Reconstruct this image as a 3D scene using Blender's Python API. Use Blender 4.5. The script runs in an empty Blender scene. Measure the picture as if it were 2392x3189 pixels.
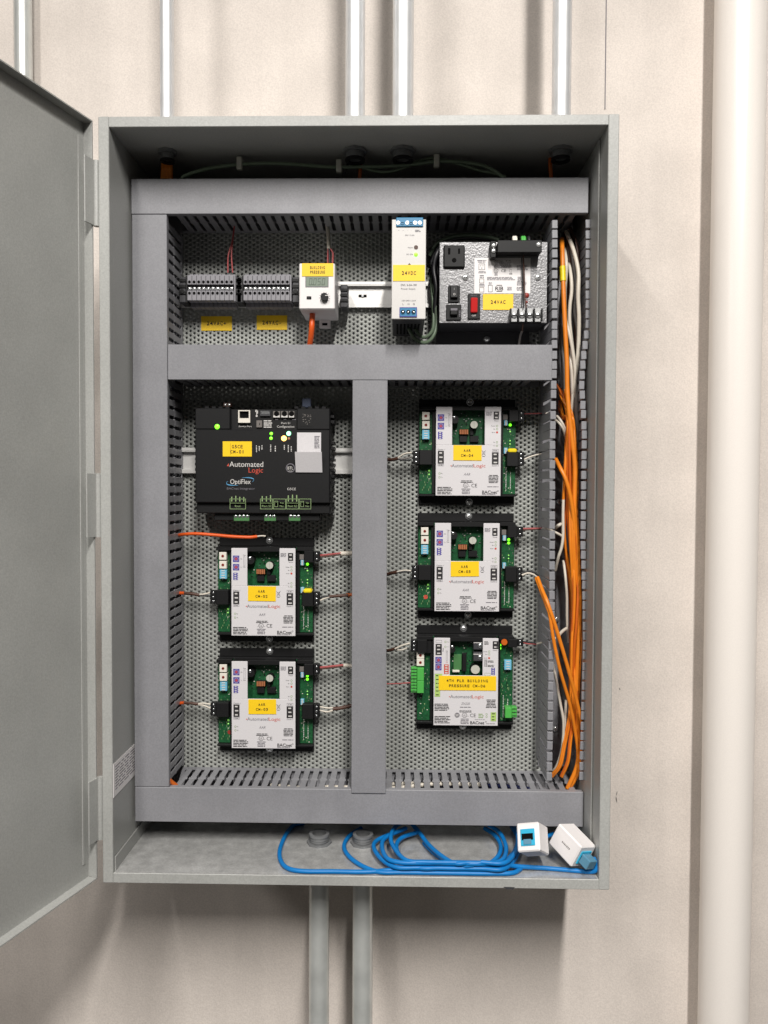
import bpy, math, random
import numpy as np
from mathutils import Vector, Matrix, Quaternion

random.seed(7)
SC = bpy.context.scene
COL = SC.collection
V = Vector

# ------------------------------------------------------------------ camera
W0, H0, F0 = 2392.0, 3189.0, 2394.0
CP = V((.0505, -.910, .0198))
def _rot(rx, ry, rz):
    A = Matrix.Rotation(rx, 3, 'X'); B = Matrix.Rotation(ry, 3, 'Z')
    C = Matrix(((math.cos(rz), 0, math.sin(rz)), (0, 1, 0), (-math.sin(rz), 0, math.cos(rz))))
    return B @ A @ C
CR = _rot(-.0289, .0188, -.0044)          # columns: right, forward, up
cam = bpy.data.objects.new('camera', bpy.data.cameras.new('camera')); COL.objects.link(cam)
cam.data.sensor_fit = 'HORIZONTAL'; cam.data.sensor_width = 36; cam.data.lens = 36 * F0 / W0
cam.data.clip_start = .02; cam.data.clip_end = 50
M3 = Matrix((CR.col[0], CR.col[2], -CR.col[1])).transposed()
cam.matrix_world = Matrix.Translation(CP) @ M3.to_4x4()
SC.camera = cam

# ------------------------------------------------------------------ light and exposure
w = bpy.data.worlds.new('World'); SC.world = w; w.use_nodes = True
w.node_tree.nodes['Background'].inputs[0].default_value = (1.0, .95, .9, 1)
w.node_tree.nodes['Background'].inputs[1].default_value = .05
def area_lamp(name, loc, sx, sy, power, color):
    d = bpy.data.lights.new(name, 'AREA'); d.shape = 'RECTANGLE'; d.size = sx; d.size_y = sy
    d.energy = power; d.color = color
    o = bpy.data.objects.new(name, d); COL.objects.link(o); o.location = loc      # faces straight down, tube running away from the wall
area_lamp('ceiling_lamp', (.42, -2.35, 1.95), .12, 1.8, 160, (1, .965, .92))
area_lamp('ceiling_lamp', (-.75, -2.35, 1.95), .12, 1.8, 62, (1, .965, .92))
area_lamp('ceiling_lamp', (-4.2, -4.6, 1.95), .15, 2.4, 115, (1, .965, .92))
SC.view_settings.view_transform = 'Standard'; SC.view_settings.look = 'None'
SC.view_settings.exposure = 0; SC.view_settings.gamma = 1
SC.render.engine = 'CYCLES'; SC.cycles.use_denoising = True
SC.cycles.max_bounces = 8; SC.cycles.caustics_reflective = False; SC.cycles.caustics_refractive = False

# ------------------------------------------------------------------ measuring helpers (photo pixel -> point on a real plane)
def ray(px, py):
    return (CR @ V(((px - W0 / 2) / F0, 1, -(py - H0 / 2) / F0)))
def at(px, py, Y):
    d = ray(px, py); return CP + d * ((Y - CP.y) / d.y)
def atX(px, py, X):
    d = ray(px, py); return CP + d * ((X - CP.x) / d.x)
def atZ(px, py, Z):
    d = ray(px, py); return CP + d * ((Z - CP.z) / d.z)
def S(crop, x, y):
    return crop[0] + x / crop[2], crop[1] + y / crop[2]
def rect(crop, x0, y0, x1, y1, Y):
    a = S(crop, x0, y0); b = S(crop, x1, y1); mx = (a[0] + b[0]) / 2; my = (a[1] + b[1]) / 2
    return (at(a[0], my, Y).x, at(b[0], my, Y).x, at(mx, b[1], Y).z, at(mx, a[1], Y).z)
ID = (0, 0, 1)
C3 = (480, 640, 2.676); C4 = (1060, 640, 2.304); C5 = (540, 1180, 2.765); C6 = (520, 1640, 2.765)
C7 = (520, 1980, 2.765); C8 = (1190, 1200, 2.765); C9 = (1190, 1560, 2.765); C10 = (1190, 1920, 2.765)
R1 = (1600, 640, 3.686); R2 = (1600, 1200, 3.353); R3 = (1600, 1800, 2.911)
T0 = (0, 0, 1.3825); T1 = (1192, 0, 1.3825); B7 = (840, 2500, 1.508); B8 = (1600, 2350, 4.1475)
CT = (1360, 740, 4.608); CP4 = (1210, 670, 5.671); CS = (920, 800, 7.9)

# ------------------------------------------------------------------ materials
def lin(r, g, b):
    f = lambda c: (c / 255 / 12.92) if c <= 10 else ((c / 255 + .055) / 1.055) ** 2.4
    return (f(r), f(g), f(b))
def mat(name, col, rough=.5, metal=0, var=0, vscale=60, grain=0, gscale=700, bump=0, bscale=400, spec=.5, emit=0, emitcol=None, big=0, bigscale=3, streak=0):
    m = bpy.data.materials.new(name); m.use_nodes = True; nt = m.node_tree; N = nt.nodes; L = nt.links
    b = N['Principled BSDF']
    b.inputs['Base Color'].default_value = (*col, 1); b.inputs['Roughness'].default_value = rough
    b.inputs['Metallic'].default_value = metal; b.inputs['Specular IOR Level'].default_value = spec
    if emit:
        b.inputs['Emission Color'].default_value = (*(emitcol or col), 1); b.inputs['Emission Strength'].default_value = emit
    if var or grain or bump or big or streak:
        tc = N.new('ShaderNodeTexCoord')
        prev = None
        def layer(scale, amount, detail, stretch=None):
            nonlocal prev
            n = N.new('ShaderNodeTexNoise'); n.inputs['Scale'].default_value = scale; n.inputs['Detail'].default_value = detail
            if stretch:
                mp = N.new('ShaderNodeMapping'); mp.inputs['Scale'].default_value = stretch; L.new(tc.outputs['Object'], mp.inputs['Vector']); L.new(mp.outputs['Vector'], n.inputs['Vector'])
            else: L.new(tc.outputs['Object'], n.inputs['Vector'])
            r = N.new('ShaderNodeMapRange'); r.inputs['From Min'].default_value = .3; r.inputs['From Max'].default_value = .7
            r.inputs['To Min'].default_value = 1 - amount; r.inputs['To Max'].default_value = 1 + amount
            L.new(n.outputs['Fac'], r.inputs['Value'])
            mx = N.new('ShaderNodeVectorMath'); mx.operation = 'SCALE'
            if prev is None: mx.inputs[0].default_value = col
            else: L.new(prev, mx.inputs[0])
            L.new(r.outputs['Result'], mx.inputs['Scale']); prev = mx.outputs[0]
            return n
        if var: layer(vscale, var, 4)
        if grain: layer(gscale, grain, 2)
        if big: layer(bigscale, big, 3)
        if streak: layer(1, streak, 4, (34, 34, 2.2))
        if prev is not None: L.new(prev, b.inputs['Base Color'])
        if bump:
            n = N.new('ShaderNodeTexNoise'); n.inputs['Scale'].default_value = bscale; n.inputs['Detail'].default_value = 3
            L.new(tc.outputs['Object'], n.inputs['Vector'])
            bp = N.new('ShaderNodeBump'); bp.inputs['Strength'].default_value = bump; bp.inputs['Distance'].default_value = .001
            L.new(n.outputs['Fac'], bp.inputs['Height']); L.new(bp.outputs['Normal'], b.inputs['Normal'])
    return m
M = {}
M['wall'] = mat('wall_paint', (.70, .636, .582), .72, var=.045, vscale=13, grain=.08, gscale=460, bump=.28, bscale=230, big=.075, bigscale=3.2, streak=.03)
M['concrete'] = mat('concrete', (.045, .044, .043), .8, var=.1, vscale=8)  # kept very dark so the unseen floor bounces little light upward
M['pipe'] = mat('pipe_paint', (.86, .81, .76), .3, grain=.02, bump=.05, bscale=120)
M['steel'] = mat('grey_enamel', (.372, .376, .360), .40, var=.06, vscale=9, grain=.09, gscale=520, bump=.14, bscale=560, big=.07, bigscale=5)
M['pan'] = mat('scuffed_bare_metal', (.52, .52, .51), .30, metal=.45, var=.16, vscale=70, grain=.10, gscale=500, bump=.2, bscale=300, big=.08, bigscale=14)
M['dull'] = mat('dull_zinc', (.22, .225, .23), .55, metal=.4, var=.1, vscale=200)
M['duct'] = mat('grey_duct_plastic', (.245, .245, .262), .42, big=.06, bigscale=7, var=.03, vscale=30, streak=.03, grain=.08, gscale=560, bump=.06, bscale=700)
M['plate'] = mat('galvanized_plate', (.315, .325, .305), .48, var=.05, vscale=20, grain=.09, gscale=480)
M['emt'] = mat('galvanized_conduit', (.80, .81, .82), .42, metal=.6, var=.08, vscale=30, bump=.05, bscale=60, streak=.06)
M['emt_shade'] = mat('weathered_shaded_conduit', (.66, .68, .66), .33, metal=.45, var=.12, vscale=30, bump=.06, bscale=60, streak=.1)  # duller copy of emt; weathering and shade both put into the colour
M['zinc'] = mat('zinc_hardware', (.72, .74, .75), .28, metal=1, var=.08, vscale=300)
M['chrome'] = mat('bright_screw', (.85, .86, .86), .25, metal=.75)
M['rail'] = mat('aluminium_rail', (.78, .77, .75), .38, metal=.35, var=.03, vscale=60, grain=.03)
M['black'] = mat('black_plastic', (.008, .008, .0085), .5, grain=.1, spec=.3)
M['black2'] = mat('charcoal_plastic', (.0085, .0085, .0092), .5, grain=.12, gscale=600, spec=.28)
M['dark'] = mat('recess_shade', (.003, .003, .003), .8, spec=.1)  # black standing in for the shade inside slots and holes
M['dkgrey'] = mat('dark_grey_enamel', (.045, .045, .05), .5, grain=.08)
M['white'] = mat('white_label', (.66, .64, .655), .45, grain=.04)
M['ivory'] = mat('ivory_plastic', (.76, .72, .64), .45)
M['offwhite'] = mat('white_plastic', (.80, .77, .765), .42, grain=.02)
M['psu'] = mat('light_grey_metal', (.64, .62, .60), .42, grain=.03)
M['yellow'] = mat('yellow_tape', (.92, .60, .013), .42, grain=.04)
M['yellow2'] = mat('yellow_plastic', (.80, .62, .01), .4)
M['ink'] = mat('black_ink', (.02, .018, .02), .6)
M['inkgrey'] = mat('grey_ink', (.16, .15, .17), .6)
M['inkbrown'] = mat('tape_ink', (.05, .025, .004), .6)
M['inkred'] = mat('red_ink', (.55, .07, .04), .6)
M['inkpurple'] = mat('violet_ink', (.06, .045, .30), .6)
M['inkwhite'] = mat('white_ink', (.62, .60, .58), .6)
M['inkgreen'] = mat('green_ink', (.25, .36, .16), .6)
M['inkblue'] = mat('blue_ink', (.10, .35, .60), .6)
M['lime'] = mat('lime_print', (.42, .60, .16), .6)
M['pcb'] = mat('green_circuit_board', (.012, .085, .030), .35, var=.3, vscale=260, grain=.25, gscale=500)
M['gconn'] = mat('green_connector', (.08, .42, .075), .4)
M['dgconn'] = mat('dark_green_connector', (.07, .20, .07), .4)
M['cyan'] = mat('light_blue_plastic', (.16, .47, .64), .4)
M['blueconn'] = mat('blue_terminal', (.03, .20, .38), .4)
M['red'] = mat('red_plastic', (.45, .015, .015), .3, emit=.12, emitcol=(.8, .02, .02))  # faint emission added to the red of the rocker
M['redm'] = mat('dull_red', (.28, .03, .02), .5)
M['copper'] = mat('copper_coil', (.42, .16, .07), .4)
M['orange'] = mat('orange_jacket', (.74, .215, .012), .42, var=.06, vscale=90)
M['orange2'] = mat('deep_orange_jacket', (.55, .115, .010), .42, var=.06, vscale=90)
M['redorange'] = mat('red_orange_jacket', (.72, .10, .012), .42, var=.06, vscale=90)
M['cream'] = mat('cream_jacket', (.60, .55, .47), .45, var=.05, vscale=80)
M['greyc'] = mat('grey_jacket', (.16, .145, .135), .5)
M['brown'] = mat('brown_jacket', (.075, .032, .02), .5)
M['redw'] = mat('red_wire', (.34, .06, .06), .45)
M['blk'] = mat('black_wire', (.012, .012, .014), .45)
M['greenw'] = mat('green_wire', (.12, .165, .11), .45, var=.1, vscale=60)
M['bluec'] = mat('blue_jacket', (.004, .165, .47), .42, var=.06, vscale=60, spec=.35)
M['navy'] = mat('navy_jacket', (.012, .02, .11), .5)
M['bluej'] = mat('blue_jack', (.03, .40, .62), .3)
M['clear'] = mat('clear_plug', (.10, .25, .36), .12)
M['smoke'] = mat('smoky_plug', (.055, .065, .095), .2)
M['lcd'] = mat('lcd_glass', (.24, .29, .235), .25)
M['lcdink'] = mat('lcd_segment', (.03, .045, .03), .4)
M['nat'] = mat('natural_nylon', (.5, .5, .44), .5)
M['hammer'] = mat('hammered_silver_paint', (.27, .268, .275), .33, metal=.3, bump=.5, bscale=420)
M['termgrey'] = mat('terminal_grey', (.25, .245, .265), .5, grain=.06)
M['ledg'] = mat('led_green_lit', (.2, .9, .05), .3, emit=2.2, emitcol=(.18, 1, .02))
M['ledg2'] = mat('led_green_dim', (.35, .75, .2), .3, emit=.45, emitcol=(.35, .9, .15))
M['ledw'] = mat('led_white_green_lit', (.3, .9, .5), .3, emit=3.2, emitcol=(.25, 1, .45))
M['leda'] = mat('led_amber_lit', (.9, .5, .1), .3, emit=4, emitcol=(1, .52, .12))

# ------------------------------------------------------------------ mesh builder
_gl = {}
def glyphs(s, shear=0, bold=0):
    k = (s, shear, bold)
    if k not in _gl:
        c = bpy.data.curves.new('t', 'FONT'); c.body = s; c.size = 1; c.shear = shear; c.offset = bold; c.resolution_u = 3
        o = bpy.data.objects.new('t', c); COL.objects.link(o)
        dg = bpy.context.evaluated_depsgraph_get()
        me = bpy.data.meshes.new_from_object(o.evaluated_get(dg))
        vs = [(v.co.x, v.co.y) for v in me.vertices]; fs = [tuple(p.vertices) for p in me.polygons]
        bpy.data.objects.remove(o); bpy.data.curves.remove(c); bpy.data.meshes.remove(me)
        _gl[k] = (vs, fs)
    return _gl[k]
def crom(pts, n=6):
    P = [V(p) for p in pts]
    if len(P) < 3: return P
    out = []
    Q = [P[0] * 2 - P[1]] + P + [P[-1] * 2 - P[-2]]
    for i in range(1, len(Q) - 2):
        a, b, c, d = Q[i - 1:i + 3]
        for k in range(n):
            t = k / n
            out.append(.5 * ((2 * b) + (c - a) * t + (2 * a - 5 * b + 4 * c - d) * t * t + (3 * b - a - 3 * c + d) * t ** 3))
    out.append(P[-1]); return out
class MB:
    def __init__(s): s.v = []; s.f = []; s.m = []; s.s = []; s.mats = []
    def mi(s, m):
        m = M[m] if isinstance(m, str) else m
        if m not in s.mats: s.mats.append(m)
        return s.mats.index(m)
    def add(s, vs, fs, m, smooth=False):
        b = len(s.v); s.v.extend(vs); i = s.mi(m)
        for f in fs: s.f.append(tuple(b + k for k in f)); s.m.append(i); s.s.append(smooth)
        return s
    def obox(s, c, ax, ay, az, m, bev=0):
        """box round c with half-extent vectors ax, ay, az and chamfer bev"""
        c = V(c); A = [V(ax), V(ay), V(az)]
        if bev <= 0:
            vs = [c + A[0] * i + A[1] * j + A[2] * k for i in (-1, 1) for j in (-1, 1) for k in (-1, 1)]
            fs = [(0, 1, 3, 2), (4, 6, 7, 5), (0, 4, 5, 1), (2, 3, 7, 6), (0, 2, 6, 4), (1, 5, 7, 3)]
            return s.add(vs, fs, m)
        L = [a.length for a in A]; bev = min(bev, min(L) * .9); t = [1 - bev / l for l in L]
        vs = []; idx = {}
        for i in (-1, 1):
            for j in (-1, 1):
                for k in (-1, 1):
                    for q in range(3):
                        u = [i * t[0], j * t[1], k * t[2]]; u[q] = (i, j, k)[q]
                        idx[(i, j, k, q)] = len(vs); vs.append(c + A[0] * u[0] + A[1] * u[1] + A[2] * u[2])
        fs = []
        for q in range(3):
            r, t2 = (q + 1) % 3, (q + 2) % 3
            for sgn in (-1, 1):
                def key(a, b):
                    d = [0, 0, 0]; d[q] = sgn; d[r] = a; d[t2] = b; return (*d, q)
                fs.append(tuple(idx[key(a, b)] for a, b in ((-1, -1), (1, -1), (1, 1), (-1, 1))))
            for a in (-1, 1):
                for b in (-1, 1):
                    def k2(e, face):
                        d = [0, 0, 0]; d[q] = e; d[r] = a; d[t2] = b; return (*d, face)
                    fs.append((idx[k2(-1, r)], idx[k2(1, r)], idx[k2(1, t2)], idx[k2(-1, t2)]))
        for i in (-1, 1):
            for j in (-1, 1):
                for k in (-1, 1): fs.append(tuple(idx[(i, j, k, q)] for q in range(3)))
        return s.add(vs, fs, m)
    def box(s, x0, x1, y0, y1, z0, z1, m, bev=0):
        return s.obox(((x0 + x1) / 2, (y0 + y1) / 2, (z0 + z1) / 2), ((x1 - x0) / 2, 0, 0), (0, (y1 - y0) / 2, 0), (0, 0, (z1 - z0) / 2), m, bev)
    def cyl(s, c, d, r, m, n=12, r2=None, cap=True, smooth=True):
        c = V(c); d = V(d); q = d.to_track_quat('Z', 'Y'); r2 = r if r2 is None else r2
        e1 = q @ V((1, 0, 0)); e2 = q @ V((0, 1, 0)); vs = []
        for k in range(n):
            a = 2 * math.pi * k / n; u = e1 * math.cos(a) + e2 * math.sin(a); vs += [c + u * r, c + d + u * r2]
        s.add(vs, [(2 * k, (2 * k + 2) % (2 * n), (2 * k + 3) % (2 * n), 2 * k + 1) for k in range(n)], m, smooth)
        if cap:
            s.add([V(p) for p in vs[0::2]], [tuple(range(n))[::-1]], m); s.add([V(p) for p in vs[1::2]], [tuple(range(n))], m)
        return s
    def ring(s, c, d, r0, r1, m, n=20):
        """hollow tube: inner radius r0, outer r1"""
        c = V(c); d = V(d); q = d.to_track_quat('Z', 'Y'); e1 = q @ V((1, 0, 0)); e2 = q @ V((0, 1, 0))
        U = [e1 * math.cos(2 * math.pi * k / n) + e2 * math.sin(2 * math.pi * k / n) for k in range(n)]
        for (ra, da, rb, db, sm) in ((r1, 0, r1, 1, True), (r0, 1, r0, 0, True), (r0, 0, r1, 0, False), (r1, 1, r0, 1, False)):
            vs = []
            for u in U: vs += [c + u * ra + d * da, c + u * rb + d * db]
            s.add(vs, [(2 * k, (2 * k + 2) % (2 * n), (2 * k + 3) % (2 * n), 2 * k + 1) for k in range(n)], m, sm)
        return s
    def dome(s, c, d, r, h, m, n=12):
        c = V(c); d = V(d).normalized(); q = d.to_track_quat('Z', 'Y'); e1 = q @ V((1, 0, 0)); e2 = q @ V((0, 1, 0)); vs = []; R = 4
        for j in range(R):
            a = j / R * math.pi / 2
            for k in range(n):
                t = 2 * math.pi * k / n; vs.append(c + (e1 * math.cos(t) + e2 * math.sin(t)) * r * math.cos(a) + d * h * math.sin(a))
        vs.append(c + d * h); fs = []
        for j in range(R - 1):
            for k in range(n): fs.append((j * n + k, j * n + (k + 1) % n, (j + 1) * n + (k + 1) % n, (j + 1) * n + k))
        for k in range(n): fs.append(((R - 1) * n + k, (R - 1) * n + (k + 1) % n, R * n))
        return s.add(vs, fs, m, True)
    def tube(s, pts, r, m, n=8, sub=6):
        P = crom(pts, sub); k = len(P); T = [(P[min(i + 1, k - 1)] - P[max(i - 1, 0)]).normalized() for i in range(k)]
        u = T[0].orthogonal().normalized(); vs = []
        for i in range(k):
            u = (u - T[i] * u.dot(T[i])).normalized(); b = T[i].cross(u)
            for j in range(n):
                a = 2 * math.pi * j / n; vs.append(P[i] + (u * math.cos(a) + b * math.sin(a)) * r)
        fs = [(i * n + j, i * n + (j + 1) % n, (i + 1) * n + (j + 1) % n, (i + 1) * n + j) for i in range(k - 1) for j in range(n)]
        s.add(vs, fs, m, True)
        s.add(vs[:n], [tuple(range(n))], m); s.add(vs[-n:], [tuple(range(n))], m); return s
    def plane(s, x0, x1, z0, z1, y, m):
        return s.add([V((x0, y, z0)), V((x1, y, z0)), V((x1, y, z1)), V((x0, y, z1))], [(0, 1, 2, 3)], m)
    def disc(s, x, z, r, y, m, n=14, r0=0):
        if r0:
            vs = []
            for k in range(n):
                a = 2 * math.pi * k / n; vs += [V((x + r * math.cos(a), y, z + r * math.sin(a))), V((x + r0 * math.cos(a), y, z + r0 * math.sin(a)))]
            return s.add(vs, [(2 * k, (2 * k + 2) % (2 * n), (2 * k + 3) % (2 * n), 2 * k + 1) for k in range(n)], m)
        return s.add([V((x + r * math.cos(2 * math.pi * k / n), y, z + r * math.sin(2 * math.pi * k / n))) for k in range(n)], [tuple(range(n))], m)
    def frame(s, x0, x1, z0, z1, t, y, m):
        s.plane(x0, x1, z1 - t, z1, y, m); s.plane(x0, x1, z0, z0 + t, y, m)
        s.plane(x0, x0 + t, z0 + t, z1 - t, y, m); return s.plane(x1 - t, x1, z0 + t, z1 - t, y, m)
    def text(s, t, x, z, h, y, m, align='c', width=None, shear=0, rot=0, mono=0, bold=0):
        """flat lettering: cap height h, anchored at x and the middle height z; width squeezes the line to fit"""
        k = h / .73
        if mono:
            x0 = x - (len(t) - 1) * mono / 2
            for i, ch in enumerate(t):
                if ch != ' ': s.text(ch, x0 + i * mono, z, h, y, m, 'c', mono * .76 if ch not in 'I1-' else mono * .5, bold=.022 if ch not in 'MWN' else .004)
            return s
        vs, fs = glyphs(t, shear, bold)
        if not vs: return s
        a = min(p[0] for p in vs); b = max(p[0] for p in vs); kx = k if width is None else width / max(b - a, 1e-6)
        if width and len(t) == 1 and t in 'I-1': kx = min(kx, k * 1.2)
        wd = (b - a) * kx; o = {'c': -wd / 2, 'l': 0, 'r': -wd}[align]; cr, sr = math.cos(rot), math.sin(rot)
        out = []
        for p in vs:
            u = (p[0] - a) * kx + o; v = (p[1] - .365) * k
            out.append(V((x + u * cr - v * sr, y, z + u * sr + v * cr)))
        return s.add(out, fs, m)
    def lines(s, x0, x1, z0, z1, rows, y, m, align='l', fill=.55):
        """rows of print too small to read: broken word-length strokes"""
        pit = (z1 - z0) / rows; rn = random.Random(int((x0 + 3 * z0) * 1e6))
        for i in range(rows):
            zc = z1 - pit * (i + .5); e = x1 - (x1 - x0) * rn.uniform(0, .22); xx = x0
            if align == 'c': xx = x0 + (x1 - e) / 2; e = x1 - (x1 - e) / 2
            while xx < e:
                wl = min(rn.uniform(1.2, 5) * pit * .9, e - xx)
                s.plane(xx, xx + wl, zc - pit * fill / 2, zc + pit * fill / 2, y, m); xx += wl + pit * .35
        return s
    def mesh(s, name, off=V((0, 0, 0))):
        me = bpy.data.meshes.new(name); me.from_pydata([tuple(V(p) - off) for p in s.v], [], s.f)
        for m in s.mats: me.materials.append(m)
        me.polygons.foreach_set('material_index', s.m); me.polygons.foreach_set('use_smooth', s.s); me.update(); return me
    def build(s, name, parent=None, loc=None, local=False):
        off = V((0, 0, 0))
        if parent is not None and not local: off = wloc(parent)
        elif loc is not None and not local: off = V(loc)
        o = bpy.data.objects.new(name, s.mesh(name, off)); COL.objects.link(o)
        if parent is not None: o.parent = parent
        elif loc is not None: o.location = loc
        return o
def wloc(o):
    p = V(o.location)
    while o.parent is not None: o = o.parent; p += V(o.location)
    return p
def tag(o, label, cat=None, group=None, kind=None):
    if label: o['label'] = label
    if cat: o['category'] = cat
    if group: o['group'] = group
    if kind: o['kind'] = kind
    return o
def thing(name, label, cat, loc, group=None):
    o = bpy.data.objects.new(name, None); COL.objects.link(o); o.location = loc; o.empty_display_size = .02
    return tag(o, label, cat, group)
def box(*a, bev=0): return MB().box(*a, bev=bev)

YD, YP, YW = .068, .1475, .206        # duct front, mounting plate, wall

# ------------------------------------------------------------------ the setting: wall
b = MB(); b.box(-2.2, 2.2, YW, YW + .12, -1.5, 1.7, 'wall')
wall = tag(b.build('wall'), 'cream painted wall behind the cabinet', kind='structure')
b = MB(); b.box(-4, 4, -6, YW, -1.52, -1.45, 'concrete'); tag(b.build('floor'), 'dark concrete floor out of view, added to block light from below', kind='structure')  # added out of frame to cut ambient light on downward faces
sx = at(1885.5, 200, YW).x
b = MB(); b.box(sx - .0006, sx + .0006, YW - .0012, YW - .0002, at(1885, 340, YW).z, 1.0, 'inkgrey'); b.build('wall_seam', wall)
def scuff(px, py, wd, hh, a):
    c = at(px, py, YW); m = MB(); n = 9; vs = []
    for k in range(n):
        t = 2 * math.pi * k / n; r = random.uniform(.6, 1.15); u = math.cos(t) * wd * r; v = math.sin(t) * hh * r
        vs.append(V((c.x + u * math.cos(a) - v * math.sin(a), YW - .0004, c.z + u * math.sin(a) + v * math.cos(a))))
    m.add(vs, [tuple(range(n))], 'greyc'); return m.build('scuff_mark', wall)
scuff(1919.5, 2490, .0011, .006, .15); scuff(1921, 2470, .0006, .004, -.2); scuff(1930, 2146, .0008, .0022, .3)

# ------------------------------------------------------------------ conduits and pipe
def conduit(px, ybox, r, label, up=True, Y=None, insert=True):
    Y = Y or (.065 if up else .085)
    c = at(px, ybox, Y); z0 = .4572 if up else -.4572; z1 = 1.4 if up else -1.4
    t = thing('conduit', label, 'conduit', (c.x, Y, z0), 'steel conduits')
    MB().ring((c.x, Y, z0 - (.010 if up else -.010)), (0, 0, z1 - z0), r - .0015, r, 'emt' if up else 'emt_shade', 28).build('tube', t)
    if insert:
        s = -1 if up else 1; zi = s * -.4447; mt = 'black2' if up else 'dull'; re = r - .0012
        MB().ring((c.x, Y, zi), (0, 0, s * .0032), re - .001, re + .0045, 'dull', 8).build('locknut', t)
        m = MB(); m.ring((c.x, Y, zi + s * .0033), (0, 0, s * .0075), re - .0022, re, 'dull', 24)
        for k in range(2): m.ring((c.x, Y, zi + s * (.0045 + .0028 * k)), (0, 0, s * .0010), re + .0001, re + .0008, 'dull', 24)
        m.build('threaded_end', t)
        MB().ring((c.x, Y, zi + s * .0109), (0, 0, s * .0028), re - .0030, re + .0012, mt, 24).build('bushing', t)
    return t
conduit(521, 350, .0088, 'slim steel conduit entering the cabinet top nearest its hinged side')
conduit(1106, 350, .0122, 'steel conduit of the middle pair on the cabinet top, nearer the hinges')
conduit(1255, 350, .0130, 'steel conduit of the middle pair on the cabinet top, above the power supply')
conduit(1748, 350, .0118, 'steel conduit entering the cabinet top near the painted pipe')
conduit(994, 2790, .0133, 'steel conduit under the cabinet, nearer the door of the two', up=False)
conduit(1130, 2790, .0133, 'steel conduit under the cabinet, nearer the painted pipe of the two', up=False)
c = at(72, 100, .185)
t = thing('conduit', 'dull steel conduit running on the wall behind the open door', 'conduit', (c.x, .185, .0), 'steel conduits')
MB().ring((c.x, .185, 0), (0, 0, 1.4), .0105, .0122, 'emt_shade', 24).build('tube', t)
c = at(2303, 300, .16); c2 = at(2257, 2900, .16)
pd = (c2 - c).normalized()
t = thing('wall_pipe', 'thick cream painted pipe running up the wall beside the cabinet', 'pipe', c2)
m = MB(); m.cyl(c + pd * 1.9, -pd * 3.2, .0335, 'pipe', 40); m.build('pipe_run', t)

# ------------------------------------------------------------------ cabinet
X0, Z0, T, DEP = .3048, .4572, .0125, .2032
cab = thing('control_cabinet', 'open grey steel control cabinet on the wall', 'control cabinet', (0, DEP, -Z0))
m = MB()
m.box(-X0, -X0 + T, 0, DEP, -Z0, Z0, 'steel', .0008); m.box(X0 - T, X0, 0, DEP, -Z0, Z0, 'steel', .0008)
m.box(-X0 + T, X0 - T, .0002, DEP - .001, Z0 - T, Z0 - .0002, 'steel', .0006); m.box(-X0 + T, X0 - T, .0002, DEP - .001, -Z0 + .0002, -Z0 + T, 'steel', .0006)
m.box(-X0 + T, X0 - T, DEP - .004, DEP - .0015, -Z0 + T, Z0 - T, 'steel')
m.build('shell', cab)
m = MB()   # folded corner flanges inside the shell
m.box(X0 - T - .0022, X0 - T - .0001, .034, DEP - .005, -Z0 + T + .001, Z0 - T - .001, 'steel', .0006)
m.build('side_flange', cab); m = MB()
m.box(-X0 + T + .0001, -X0 + T + .0018, .004, DEP - .005, -Z0 + T, -Z0 + T + .018, 'steel', .0006)
m.build('corner_flange', cab)
xi = -X0 + T + .0005
p = [atX(*S((260, 2300, 4.1475), *q), xi) for q in ((378, 345), (378, 780))]
m = MB(); z1, z0 = p[0].z, p[1].z; y0 = .0015; y1 = .10
m.box(xi - .0004, xi + .0002, y0, y1, z0, z1, 'offwhite')
for i in range(9):
    zz = z1 - (z1 - z0) * (.12 + .085 * i)
    yy = y0 + .006
    while yy < y1 - .008:
        l = random.uniform(.006, .02)
        m.box(xi + .0002, xi + .0003, yy, min(yy + l, y1 - .005), zz - .0006, zz + .0006, 'inkgrey'); yy += l + .004
m.build('rating_label', cab)
c = at(1586, 2764, 0); m = MB(); m.add([V((c.x - .007, -.0006, c.z + .0010)), V((c.x - .0035, -.0006, c.z - .0018)), V((c.x + .0045, -.0006, c.z - .0022)), V((c.x + .0065, -.0006, c.z + .0008))], [(0, 1, 2, 3)], 'dkgrey'); m.build('paint_chip', cab)
m = MB(); m.box(-X0 + T + .0019, X0 - T - .0023, .0008, DEP - .0045, -Z0 + T + .0001, -Z0 + T + .0007, 'pan'); m.build('floor_sheet', cab)
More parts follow.
